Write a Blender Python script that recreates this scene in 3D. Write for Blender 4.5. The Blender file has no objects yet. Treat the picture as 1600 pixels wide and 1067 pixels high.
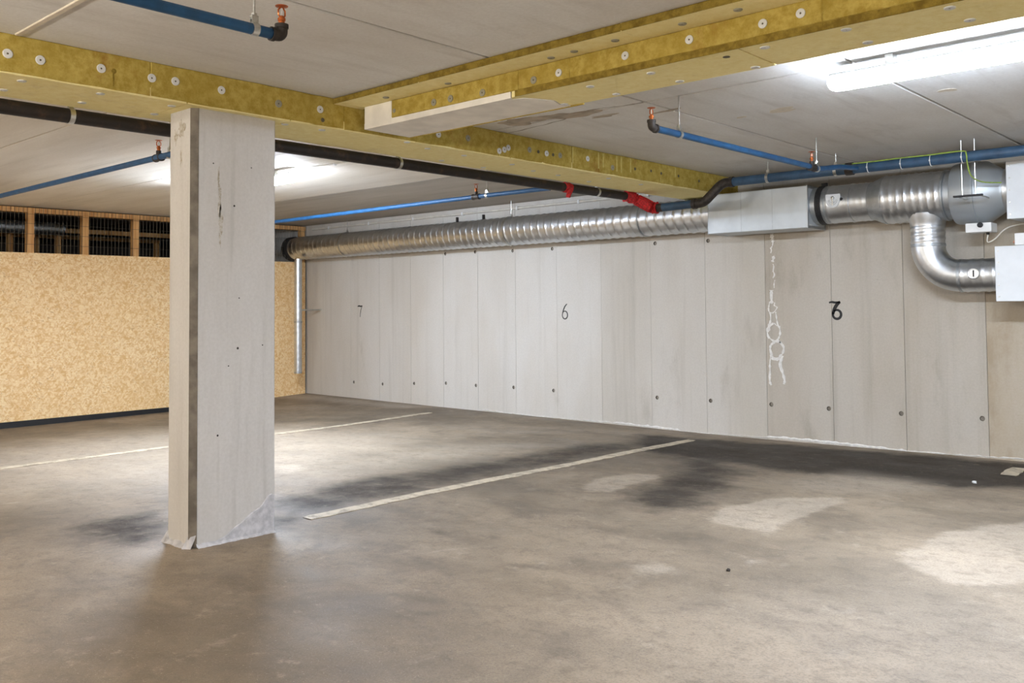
import bpy, bmesh, math, random
import numpy as np
from mathutils import Vector, Matrix

random.seed(4)
SC = bpy.context.scene
COL = SC.collection

# ------------------------------------------------------------------ camera
def R_(a): return math.radians(a)
F_PX, PY, PITCH, ROLL, YAW = 1421.6, 423.8, R_(2.152), R_(-0.453), R_(42.217)
CAM_H = 1.25
fwd0 = Vector((-math.sin(YAW), math.cos(YAW), 0)); right0 = Vector((math.cos(YAW), math.sin(YAW), 0)); up0 = Vector((0, 0, 1))
fw = fwd0 * math.cos(PITCH) + up0 * math.sin(PITCH)
up = up0 * math.cos(PITCH) - fwd0 * math.sin(PITCH)
rt = right0 * math.cos(ROLL) + up * math.sin(ROLL)
up = up * math.cos(ROLL) - right0 * math.sin(ROLL)
cam_d = bpy.data.cameras.new('camera')
cam_d.sensor_width = 36.0
cam_d.lens = F_PX * 36.0 / 1600.0
cam_d.shift_y = (PY - 533.5) / 1600.0
cam_d.clip_start = 0.05
cam = bpy.data.objects.new('camera', cam_d); COL.objects.link(cam)
m4 = Matrix(((rt.x, up.x, -fw.x, 0), (rt.y, up.y, -fw.y, 0), (rt.z, up.z, -fw.z, CAM_H), (0, 0, 0, 1)))
cam.matrix_world = m4
SC.camera = cam

# ------------------------------------------------------------------ world, exposure
SC.cycles.use_light_tree = False
world = bpy.data.worlds.new('world'); SC.world = world
world.use_nodes = True
world.node_tree.nodes['Background'].inputs[0].default_value = (0, 0, 0, 1)
world.node_tree.nodes['Background'].inputs[1].default_value = 0.0
SC.view_settings.view_transform = 'Standard'
SC.view_settings.look = 'None'
SC.view_settings.exposure = 0.12
SC.view_settings.gamma = 1.0
SC.view_settings.use_curve_mapping = False
LAMP_SIDE = 0.24         # the diffuser glows less at its sides than underneath
LAMP_FAR = 400.0         # batten behind the pillar, set stronger than the other for balance
LAMP_ROW = 300.0          # emission of the battens in the row the photo shows
LAMP_FILL = 175.0         # emission of the fill tubes added out of view behind
COL_ROW = (0.83, 0.955, 1.15, 1)
COL_FILL = (1.03, 0.965, 0.87, 1)

# ------------------------------------------------------------------ node helpers
def srgb(r, g, b):
    def c(v):
        v /= 255.0
        return v / 12.92 if v <= 0.04045 else ((v + 0.055) / 1.055) ** 2.4
    return (c(r), c(g), c(b), 1.0)

class Mat:
    def __init__(s, name):
        s.m = bpy.data.materials.new(name); s.m.use_nodes = True
        s.nt = s.m.node_tree; s.nt.nodes.clear()
        s.out = s.nt.nodes.new('ShaderNodeOutputMaterial')
        s.b = s.nt.nodes.new('ShaderNodeBsdfPrincipled')
        s.nt.links.new(s.b.outputs[0], s.out.inputs[0])
        s.tc = s.nt.nodes.new('ShaderNodeTexCoord')
    def new(s, t, **kw):
        n = s.nt.nodes.new(t)
        for k, v in kw.items(): setattr(n, k, v)
        return n
    def set(s, sock, v):
        if isinstance(v, bpy.types.NodeSocket): s.nt.links.new(v, sock)
        else: sock.default_value = v
    def coord(s, scale=(1, 1, 1), rot=(0, 0, 0), loc=(0, 0, 0), src=None):
        n = s.new('ShaderNodeMapping')
        s.nt.links.new(src or s.tc.outputs['Object'], n.inputs[0])
        n.inputs[1].default_value = loc; n.inputs[2].default_value = rot; n.inputs[3].default_value = scale
        return n.outputs[0]
    def noise(s, scale=(1, 1, 1), detail=6, rough=0.55, loc=(0, 0, 0), dist=0.0, rot=(0, 0, 0), src=None):
        n = s.new('ShaderNodeTexNoise')
        s.nt.links.new(s.coord(scale, rot, loc, src), n.inputs['Vector'])
        n.inputs['Scale'].default_value = 1.0; n.inputs['Detail'].default_value = detail
        n.inputs['Roughness'].default_value = rough; n.inputs['Distortion'].default_value = dist
        return n.outputs[0]
    def ramp(s, v, lo, hi, a=0.0, b=1.0):
        n = s.new('ShaderNodeMapRange'); n.interpolation_type = 'SMOOTHSTEP'
        s.set(n.inputs[0], v)
        for i, x in zip((1, 2, 3, 4), (lo, hi, a, b)): n.inputs[i].default_value = x
        return n.outputs[0]
    def math(s, op, a, b=0.0):
        n = s.new('ShaderNodeMath', operation=op); s.set(n.inputs[0], a); s.set(n.inputs[1], b); return n.outputs[0]
    def mix(s, f, a, b, blend='MIX'):
        n = s.new('ShaderNodeMix', data_type='RGBA', blend_type=blend)
        s.set(n.inputs[0], f); s.set(n.inputs[6], a); s.set(n.inputs[7], b); return n.outputs[2]
    def attr(s, name):
        n = s.new('ShaderNodeAttribute', attribute_name=name); return n.outputs['Fac']
    def bump(s, h, strength=0.2, dist=0.01):
        n = s.new('ShaderNodeBump'); n.inputs['Strength'].default_value = strength; n.inputs['Distance'].default_value = dist
        s.set(n.inputs['Height'], h); s.nt.links.new(n.outputs[0], s.b.inputs['Normal'])
    def fin(s, col, rough=0.8, metal=0.0, spec=0.5):
        s.set(s.b.inputs['Base Color'], col); s.set(s.b.inputs['Roughness'], rough)
        s.set(s.b.inputs['Metallic'], metal); s.set(s.b.inputs['Specular IOR Level'], spec)
        return s.m

def simple(name, col, rough=0.6, metal=0.0, var=0.12, scale=18, spec=0.5, bump=0.0):
    m = Mat(name)
    n = m.noise((scale,) * 3, 5)
    dark = tuple(c * (1 - var * 2) for c in col[:3]) + (1,)
    lite = tuple(min(1, c * (1 + var)) for c in col[:3]) + (1,)
    c = m.mix(m.ramp(n, 0.3, 0.7), dark, lite)
    if bump: m.bump(m.noise((scale * 3,) * 3, 4), bump, 0.004)
    return m.fin(c, rough, metal, spec)

M = {}
def build_materials():
    # cast concrete wall
    def conc(name, base, warm, dark, vert=True, blotch=(0.9, 0.9, 0.5), streak=(7, 7, 0.5), spot=0.5, bumpk=0.12, rough=0.78, stain=(0.62, 0.75, 0.35)):
        m = Mat(name)
        oi = m.new('ShaderNodeObjectInfo')
        c = m.mix(m.ramp(m.noise(blotch, 7, 0.6), 0.3, 0.72), base, warm)
        c = m.mix(m.ramp(m.noise(streak, 5, 0.6, (3, 1, 7)), 0.5, 0.8, 0, 0.35), c, dark)
        c = m.mix(m.ramp(m.noise(tuple(b * 1.7 for b in blotch), 8, 0.65, (11, 5, 2)), stain[0], stain[1], 0, stain[2]), c, dark)
        c = m.mix(m.ramp(m.noise((16, 16, 16), 6, 0.7, (2, 9, 4)), 0.66, 0.74, 0, spot), c, dark)
        c = m.mix(m.ramp(m.noise((60, 60, 60), 4, 0.7), 0.3, 0.7, 0, 0.16), c, dark)
        br = m.math('ADD', 0.96, m.math('MULTIPLY', oi.outputs['Random'], 0.035))
        n = m.new('ShaderNodeCombineColor')
        for i in range(3): m.set(n.inputs[i], br)
        c = m.mix(1.0, c, n.outputs[0], 'MULTIPLY')
        m.bump(m.noise((38, 38, 38), 6, 0.65), bumpk, 0.006)
        return m.fin(c, rough, 0, 0.35)
    M['wall'] = conc('cast_concrete', srgb(207, 203, 196), srgb(197, 190, 179), srgb(156, 149, 136), streak=(9, 9, 0.35), blotch=(1.3, 1.3, 0.45), spot=0.3, stain=(0.6, 0.72, 0.4))
    M['wall_mid'] = conc('cast_concrete_mid', srgb(204, 199, 191), srgb(193, 186, 174), srgb(152, 144, 131), streak=(9, 9, 0.35), blotch=(1.3, 1.3, 0.45), spot=0.3, stain=(0.56, 0.7, 0.4))
    M['wall_old'] = conc('cast_concrete_older', srgb(194, 187, 176), srgb(183, 173, 158), srgb(142, 132, 116), streak=(8, 8, 0.3), blotch=(1.4, 1.4, 0.5), spot=0.3, stain=(0.56, 0.7, 0.4))
    M['wall_tan'] = conc('cast_concrete_rusty', srgb(189, 179, 163), srgb(180, 166, 145), srgb(152, 131, 102), streak=(5, 5, 0.6), blotch=(2.2, 2.2, 1.0), spot=0.3, stain=(0.52, 0.68, 0.4))
    M['pillar'] = conc('pillar_concrete', srgb(202, 198, 193), srgb(190, 185, 178), srgb(146, 140, 130), streak=(16, 16, 0.9), blotch=(3, 3, 0.8), spot=0.25)
    M['ceil_near'] = conc('slab_concrete', srgb(234, 233, 230), srgb(220, 216, 210), srgb(170, 162, 150), streak=(9, 1.1, 3), blotch=(1.6, 0.9, 1), spot=0.16, stain=(0.56, 0.72, 0.28))
    M['ceil_far'] = conc('slab_concrete_streaked', srgb(232, 225, 212), srgb(214, 204, 188), srgb(172, 159, 139), streak=(0.7, 10, 3), blotch=(0.5, 2.4, 1), spot=0.1)
    M['ceil_dim'] = conc('slab_concrete_grey', srgb(186, 180, 170), srgb(168, 160, 148), srgb(126, 118, 104), streak=(0.7, 10, 3), blotch=(0.5, 2.4, 1), spot=0.1)
    M['plain'] = conc('plain_concrete', srgb(226, 222, 214), srgb(212, 206, 196), srgb(170, 162, 150))
    M['mortar'] = simple('pale_mortar', srgb(188, 186, 188), 0.85, var=0.12, scale=25, bump=0.3)
    M['joint'] = simple('joint_shadow_mortar', srgb(142, 133, 120), 0.9, var=0.15)  # mortar tone of the joint backing and the crack
    M['filler'] = simple('joint_filler', srgb(214, 203, 184), 0.85, var=0.06)
    M['salt'] = simple('white_salt_deposit', srgb(228, 225, 219), 0.9, var=0.06, scale=40, bump=0.4)
    M['paint_black'] = simple('black_stencil_paint', srgb(40, 39, 38), 0.7, var=0.25, scale=60)
    M['hole'] = simple('tie_hole_mortar', srgb(86, 80, 72), 0.9, var=0.2, scale=60)
    # water stain on ceiling slab
    M['damp'] = simple('brown_damp_stain', srgb(182, 169, 151), 0.85, var=0.16, scale=9)

    # floor
    m = Mat('garage_floor')
    geo = m.tc.outputs['Object']
    big = m.noise((0.55, 0.9, 1), 7, 0.6, (4, 2, 0))
    mid = m.noise((2.2, 2.6, 1), 7, 0.62, (1, 7, 0), 0.6)
    c = m.mix(m.ramp(big, 0.33, 0.68), srgb(112, 99, 82), srgb(150, 133, 112))
    c = m.mix(m.ramp(mid, 0.42, 0.72, 0, 0.6), c, srgb(88, 77, 64))
    c = m.mix(m.ramp(m.noise((4.5, 3.2, 1), 6, 0.6, (9, 3, 0), 0.5), 0.6, 0.8, 0, 0.35), c, srgb(196, 183, 168))
    edge = m.math('MULTIPLY', m.math('SUBTRACT', m.noise((3.2, 3.2, 1), 8, 0.7, (5, 5, 0)), 0.5), 1.3)
    edge2 = m.math('MULTIPLY', m.math('SUBTRACT', m.noise((5, 5, 1), 8, 0.7, (2, 8, 0)), 0.5), 1.6)
    dk = m.ramp(m.math('ADD', m.attr('dark'), edge), 0.2, 0.95)
    c = m.mix(m.math('MULTIPLY', dk, 0.94), c, srgb(46, 42, 39))
    lt = m.ramp(m.math('ADD', m.attr('light'), edge2), 0.3, 0.8)
    c = m.mix(m.math('MULTIPLY', lt, 0.34), c, srgb(206, 190, 170))
    c = m.mix(m.math('MULTIPLY', m.attr('pale'), 0.8), c, srgb(204, 189, 170))  # pale patches, plus floor glow and sheen painted into the colour
    grain = m.noise((105, 105, 105), 5, 0.75)
    c = m.mix(m.ramp(grain, 0.44, 0.66, 0, 0.42), c, srgb(86, 76, 66))
    c = m.mix(m.ramp(m.noise((150, 150, 150), 3, 0.7, (3, 3, 3)), 0.60, 0.72, 0, 0.4), c, srgb(200, 190, 176))
    c = m.mix(m.ramp(m.noise((13, 15, 13), 7, 0.72, (6, 2, 1), 0.4), 0.46, 0.7, 0, 0.42), c, srgb(84, 74, 62))
    c = m.mix(m.ramp(m.noise((9, 11, 9), 7, 0.75, (1, 9, 3)), 0.56, 0.76, 0, 0.35), c, srgb(190, 176, 156))
    pits = m.ramp(m.noise((26, 26, 26), 3, 0.8, (8, 1, 1)), 0.70, 0.74)
    patchy = m.ramp(m.noise((1.1, 1.1, 1), 5, 0.6, (7, 1, 0)), 0.5, 0.66)
    c = m.mix(m.math('MULTIPLY', m.math('MULTIPLY', pits, patchy), 0.9), c, srgb(70, 62, 54))
    rg = m.ramp(m.noise((1.3, 1.7, 1), 6, 0.6, (2, 2, 0)), 0.3, 0.7, 0.48, 0.7)
    m.bump(m.math('ADD', grain, m.math('MULTIPLY', mid, 0.4)), 0.35, 0.005)
    M['floor'] = m.fin(c, rg, 0, m.math('SUBTRACT', 0.42, m.math('MULTIPLY', dk, 0.34)))
    # line paint
    m = Mat('worn_line_paint')
    w = m.ramp(m.noise((14, 14, 14), 6, 0.75), 0.44, 0.62, 0, 0.9)
    c = m.mix(w, srgb(192, 178, 154), srgb(140, 128, 111))
    M['line'] = m.fin(c, 0.65)
    # mineral wool
    def wool(name, a, b, rust):
        m = Mat(name)
        c = m.mix(m.ramp(m.noise((22, 22, 22), 7, 0.75), 0.32, 0.68), a, b)
        c = m.mix(m.ramp(m.noise((3.5, 3.5, 1.6), 6, 0.6, (2, 4, 4)), 0.4, 0.7, 0, 0.4), c, a)
        c = m.mix(m.ramp(m.noise((3.0, 3.0, 2.0), 6, 0.7, (9, 1, 4)), 0.57, 0.74, 0, rust), c, srgb(140, 92, 40))
        m.bump(m.noise((90, 90, 90), 4, 0.7), 0.4, 0.004)
        return m.fin(c, 0.95, 0, 0.1)
    M['wool'] = wool('mineral_wool', srgb(160, 137, 60), srgb(194, 172, 94), 0.85)
    M['wool_under'] = wool('mineral_wool_underside', srgb(238, 222, 156), srgb(248, 236, 182), 0.22)
    M['white_board'] = simple('white_foam_board', srgb(240, 235, 226), 0.85, var=0.06, scale=6)
    M['washer'] = simple('white_plastic_washer', srgb(214, 214, 212), 0.5, var=0.04)
    M['washer_grey'] = simple('grey_washer', srgb(150, 146, 128), 0.6, var=0.08)
    M['dark_dot'] = simple('dark_screw_dent', srgb(92, 84, 66), 0.7, var=0.1)
    # osb: three layers of strands in different directions
    m = Mat('osb_board')
    def strands(rot, sc, loc):
        v = m.new('ShaderNodeTexVoronoi', feature='F1'); 
        dv = m.new('ShaderNodeVectorMath', operation='ADD')
        nn = m.new('ShaderNodeTexNoise'); nn.inputs['Scale'].default_value = 6.0
        m.nt.links.new(m.tc.outputs['Object'], nn.inputs['Vector'])
        sv = m.new('ShaderNodeVectorMath', operation='SCALE'); sv.inputs['Scale'].default_value = 0.05
        m.nt.links.new(nn.outputs['Color'], sv.inputs[0])
        m.nt.links.new(m.tc.outputs['Object'], dv.inputs[0]); m.nt.links.new(sv.outputs[0], dv.inputs[1])
        cn = m.coord(tuple(1 / q for q in sc), rot, loc, dv.outputs[0]); cn.node.vector_type = 'TEXTURE'; m.nt.links.new(cn, v.inputs['Vector']); v.inputs['Scale'].default_value = 1.0
        sep = m.new('ShaderNodeSeparateColor'); m.nt.links.new(v.outputs['Color'], sep.inputs[0])
        return sep.outputs[0]
    a = strands((R_(25), 0, 0), (10, 60, 22), (0, 0, 0)); b = strands((R_(-40), 0, 0), (10, 58, 20), (3, 5, 2)); d = strands((R_(82), 0, 0), (10, 66, 24), (7, 2, 9))
    av = m.math('MULTIPLY', m.math('ADD', m.math('ADD', a, b), d), 0.333)
    c = m.mix(m.ramp(av, 0.15, 0.85), srgb(230, 184, 122), srgb(255, 228, 180))
    c = m.mix(m.ramp(m.math('MULTIPLY', a, d), 0.7, 0.85, 0, 0.55), c, srgb(192, 132, 66))
    c = m.mix(m.ramp(m.noise((1.2, 1.2, 1.2), 5), 0.4, 0.7, 0, 0.25), c, srgb(234, 190, 124))
    m.bump(av, 0.15, 0.003)
    M['osb'] = m.fin(c, 0.62, 0, 0.35)
    m = Mat('pine_stud')
    c = m.mix(m.ramp(m.noise((30, 30, 2.0), 5), 0.35, 0.7), srgb(222, 176, 116), srgb(196, 140, 80))
    M['pine'] = m.fin(c, 0.65)
    # metals
    def galv(name, c1, c2, rough):
        m = Mat(name)
        v = m.new('ShaderNodeTexVoronoi'); m.nt.links.new(m.coord((28, 28, 28)), v.inputs['Vector']); v.inputs['Scale'].default_value = 1.0
        sep = m.new('ShaderNodeSeparateColor'); m.nt.links.new(v.outputs['Color'], sep.inputs[0])
        f = m.math('ADD', m.math('MULTIPLY', sep.outputs[0], 0.25), m.math('MULTIPLY', m.noise((3, 3, 3), 4), 0.75))
        c = m.mix(m.ramp(f, 0.25, 0.75), c1, c2)
        return m.fin(c, m.ramp(m.noise((9, 9, 9), 4), 0.3, 0.7, rough - 0.02, rough + 0.04), 1.0)
    M['galv'] = galv('galvanized_spiral', srgb(200, 203, 206), srgb(216, 219, 222), 0.36)
    M['galv_dull'] = galv('galvanized_dull', srgb(172, 177, 181), srgb(192, 197, 201), 0.46)
    M['zinc'] = galv('zinc_hanger', srgb(190, 190, 186), srgb(220, 220, 216), 0.3)
    M['fan_grey'] = simple('fan_casing_grey', srgb(176, 182, 186), 0.42, 0.55, 0.03, 4)
    M['steel_plate'] = simple('light_grey_sheet_metal', srgb(196, 202, 206), 0.45, 0.25, 0.04, 6)
    M['white_sheet'] = simple('white_painted_sheet', srgb(218, 221, 223), 0.5, 0.0, 0.03, 6)
    M['blue'] = simple('blue_pipe_paint', srgb(26, 80, 124), 0.5, 0.0, 0.12, 14)
    M['blue_dark'] = simple('dark_blue_pipe_paint', srgb(50, 78, 104), 0.5, 0.0, 0.14, 12)
    m = Mat('black_iron_pipe')
    c = m.mix(m.ramp(m.noise((14, 14, 14), 7, 0.7), 0.5, 0.72, 0, 0.8), srgb(38, 32, 29), srgb(82, 60, 46))
    M['iron'] = m.fin(c, 0.6, 0.2)
    M['fitting'] = simple('dark_malleable_fitting', srgb(64, 58, 54), 0.55, 0.4, 0.2, 40)
    M['copper'] = simple('copper_sprinkler', srgb(196, 108, 58), 0.35, 0.85, 0.12, 40)
    M['red'] = simple('red_sealing_wrap', srgb(186, 26, 30), 0.7, 0, 0.25, 60, bump=0.5)
    M['plastic'] = simple('white_plastic', srgb(226, 226, 224), 0.45, 0, 0.03)
    M['cable'] = simple('white_cable', srgb(214, 208, 196), 0.5, 0, 0.05)
    M['greenwire'] = simple('green_yellow_wire', srgb(150, 176, 70), 0.5, 0, 0.15, 30)
    M['rubber'] = simple('black_rubber', srgb(30, 30, 32), 0.6, 0, 0.1)
    M['grit'] = simple('dark_grit', srgb(44, 36, 30), 0.8, 0, 0.2)
    M['storage'] = simple('dark_storage_wall', srgb(62, 58, 54), 0.9, 0, 0.1, 3)  # store walls and slabs coloured dark to stand for its unlit interior
    M['card'] = simple('dark_cardboard', srgb(70, 60, 50), 0.9, 0, 0.1, 5)
    for nm, colr, st in (('lamp_row', COL_ROW, LAMP_ROW), ('lamp_far', COL_ROW, LAMP_FAR), ('lamp_row_side', COL_ROW, LAMP_ROW * LAMP_SIDE), ('lamp_far_side', COL_ROW, LAMP_FAR * LAMP_SIDE), ('lamp_rear', COL_FILL, LAMP_FILL)):
        m = Mat(nm + '_diffuser')
        m.b.inputs['Emission Color'].default_value = colr
        m.b.inputs['Emission Strength'].default_value = st
        M[nm] = m.fin(srgb(240, 240, 240), 0.5)
        M[nm].cycles.emission_sampling = 'FRONT'
    M['housing'] = simple('grey_lamp_housing', srgb(190, 192, 194), 0.5, 0, 0.03)
build_materials()

# ------------------------------------------------------------------ mesh helpers
def link_obj(name, me, mat=None, parent=None, loc=None, smooth=False):
    if mat is not None and not me.materials: me.materials.append(mat)
    if smooth:
        me.polygons.foreach_set('use_smooth', [True] * len(me.polygons))
        try: me.set_sharp_from_angle(angle=R_(40))
        except Exception: pass
    o = bpy.data.objects.new(name, me); COL.objects.link(o)
    if parent is not None: o.parent = parent
    if loc is not None: o.location = loc
    return o

def obj(name, bm, mat, parent=None, smooth=False, loc=None):
    bmesh.ops.recalc_face_normals(bm, faces=bm.faces)
    me = bpy.data.meshes.new(name); bm.to_mesh(me); bm.free()
    return link_obj(name, me, mat, parent, loc, smooth)

def tag(o, label=None, cat=None, group=None, kind=None):
    if label: o['label'] = label
    if cat: o['category'] = cat
    if group: o['group'] = group
    if kind: o['kind'] = kind
    return o

def empty(name, loc=(0, 0, 0)):
    """an Empty at the thing's base; the parts are modelled in world space and keep their place"""
    o = bpy.data.objects.new(name, None); COL.objects.link(o); o.empty_display_size = 0.1
    return o

def nb(): return bmesh.new()

def box(bm, x0, x1, y0, y1, z0, z1, bev=0.0, seg=1):
    r = bmesh.ops.create_cube(bm, size=1.0)
    vs = r['verts']
    for v in vs:
        v.co = Vector(((x0 + x1) / 2 + v.co.x * (x1 - x0), (y0 + y1) / 2 + v.co.y * (y1 - y0), (z0 + z1) / 2 + v.co.z * (z1 - z0)))
    if bev:
        es = list({e for v in vs for e in v.link_edges})
        bmesh.ops.bevel(bm, geom=es, offset=bev, segments=seg, profile=0.5, affect='EDGES')
    return bm

def frames(pts):
    pts = [Vector(p) for p in pts]
    tans = []
    for i in range(len(pts)):
        a = pts[max(0, i - 1)]; b = pts[min(len(pts) - 1, i + 1)]
        tans.append((b - a).normalized())
    t = tans[0]
    ref = Vector((0, 0, 1)) if abs(t.z) < 0.9 else Vector((0, 1, 0))
    n = (ref - t * ref.dot(t)).normalized()
    out = []
    for p, t in zip(pts, tans):
        n = (n - t * n.dot(t)).normalized()
        out.append((p, n, t.cross(n)))
    return out

def tube(bm, pts, r, n=16, cap=True):
    rs = r if isinstance(r, (list, tuple)) else [r] * len(pts)
    rings = []
    for (p, a, b), rr in zip(frames(pts), rs):
        rings.append([bm.verts.new(p + a * math.cos(2 * math.pi * k / n) * rr + b * math.sin(2 * math.pi * k / n) * rr) for k in range(n)])
    for q in range(len(rings) - 1):
        for k in range(n):
            bm.faces.new((rings[q][k], rings[q][(k + 1) % n], rings[q + 1][(k + 1) % n], rings[q + 1][k]))
    if cap:
        bm.faces.new(rings[0]); bm.faces.new(list(reversed(rings[-1])))
    return bm

def fillet(pts, rad, n=6):
    pts = [Vector(p) for p in pts]; out = [pts[0]]
    for i in range(1, len(pts) - 1):
        a = (pts[i - 1] - pts[i]); b = (pts[i + 1] - pts[i])
        d = min(rad, a.length * 0.49, b.length * 0.49)
        p0 = pts[i] + a.normalized() * d; p2 = pts[i] + b.normalized() * d
        for k in range(n + 1):
            t = k / n
            out.append(p0 * (1 - t) ** 2 + pts[i] * 2 * t * (1 - t) + p2 * t * t)
    out.append(pts[-1]); return out

def spiral(bm, p0, axis, length, r, pitch=0.09, ridge=0.0045, n=40, step=0.011, cap=True):
    """round spiral-seam duct: a helical ridge runs along it"""
    p0 = Vector(p0); ax = Vector(axis).normalized()
    ref = Vector((0, 0, 1)) if abs(ax.z) < 0.9 else Vector((0, 1, 0))
    a = (ref - ax * ref.dot(ax)).normalized(); b = ax.cross(a)
    m = max(2, int(length / step)); rings = []
    for i in range(m + 1):
        s = length * i / m; ring = []
        for k in range(n):
            th = 2 * math.pi * k / n
            ph = (s / pitch - k / n) % 1.0
            d = min(ph, 1 - ph) * pitch
            rr = r + ridge * max(0.0, 1 - d / 0.013)
            ring.append(bm.verts.new(p0 + ax * s + (a * math.cos(th) + b * math.sin(th)) * rr))
        rings.append(ring)
    for q in range(m):
        for k in range(n):
            bm.faces.new((rings[q][k], rings[q][(k + 1) % n], rings[q + 1][(k + 1) % n], rings[q + 1][k]))
    if cap:
        bm.faces.new(rings[0]); bm.faces.new(list(reversed(rings[-1])))
    return bm

def lathe(bm, p0, axis, prof, n=40):
    """prof: list of (distance along axis, radius)"""
    p0 = Vector(p0); ax = Vector(axis).normalized()
    ref = Vector((0, 0, 1)) if abs(ax.z) < 0.9 else Vector((0, 1, 0))
    a = (ref - ax * ref.dot(ax)).normalized(); b = ax.cross(a); rings = []
    for s, r in prof:
        rings.append([bm.verts.new(p0 + ax * s + (a * math.cos(2 * math.pi * k / n) + b * math.sin(2 * math.pi * k / n)) * r) for k in range(n)])
    for q in range(len(rings) - 1):
        for k in range(n):
            bm.faces.new((rings[q][k], rings[q][(k + 1) % n], rings[q + 1][(k + 1) % n], rings[q + 1][k]))
    bm.faces.new(rings[0]); bm.faces.new(list(reversed(rings[-1])))
    return bm

def prism(bm, poly, axis, a, b):
    """extrude a 2D polygon between a and b along axis 'X','Y' or 'Z'"""
    def P(u, v, w):
        return {'X': (w, u, v), 'Y': (u, w, v), 'Z': (u, v, w)}[axis]
    A = [bm.verts.new(P(u, v, a)) for u, v in poly]; B = [bm.verts.new(P(u, v, b)) for u, v in poly]
    n = len(poly)
    for i in range(n): bm.faces.new((A[i], A[(i + 1) % n], B[(i + 1) % n], B[i]))
    bm.faces.new(list(reversed(A))); bm.faces.new(B)
    return bm

# ------------------------------------------------------------------ dimensions (metres)
WALL_Y = 7.836
CEIL = 2.436
PART_X = -11.16
REAR_Y, RIGHT_X = -8.0, 6.5
STORE_X = -15.0
BX0, BX1, BZ = -4.684, -4.196, 2.266       # long insulated beam
CY0, CY1, CZ = 3.285, 3.632, 2.273          # cross beam

# gentle falls in the floor: crown at the pillar, gutter at the timber partition and the wall
_FX = np.array([-16.0, -11.2, -8.0, -4.4, -1.8, 7.0])
_FY = np.array([-9.0, 2.4, 4.0, 6.0, 7.9])
_FZ = np.array([[-.09, -.09, -.020, .055, .055, .055],
                [-.09, -.09, -.020, .055, .055, .055],
                [-.09, -.09, -.020, .050, .050, .050],
                [-.09, -.08, -.030, .020, .030, .030],
                [.0, .0, -.006, -.008, .022, .030]])
def zf(x, y):
    i = int(np.clip(np.searchsorted(_FX, x) - 1, 0, len(_FX) - 2)); j = int(np.clip(np.searchsorted(_FY, y) - 1, 0, len(_FY) - 2))
    tx = min(1, max(0, (x - _FX[i]) / (_FX[i + 1] - _FX[i]))); ty = min(1, max(0, (y - _FY[j]) / (_FY[j + 1] - _FY[j])))
    tx = tx * tx * (3 - 2 * tx) * .5 + tx * .5; ty = ty * ty * (3 - 2 * ty) * .5 + ty * .5
    return float((_FZ[j, i] * (1 - tx) + _FZ[j, i + 1] * tx) * (1 - ty) + (_FZ[j + 1, i] * (1 - tx) + _FZ[j + 1, i + 1] * tx) * ty)

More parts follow.
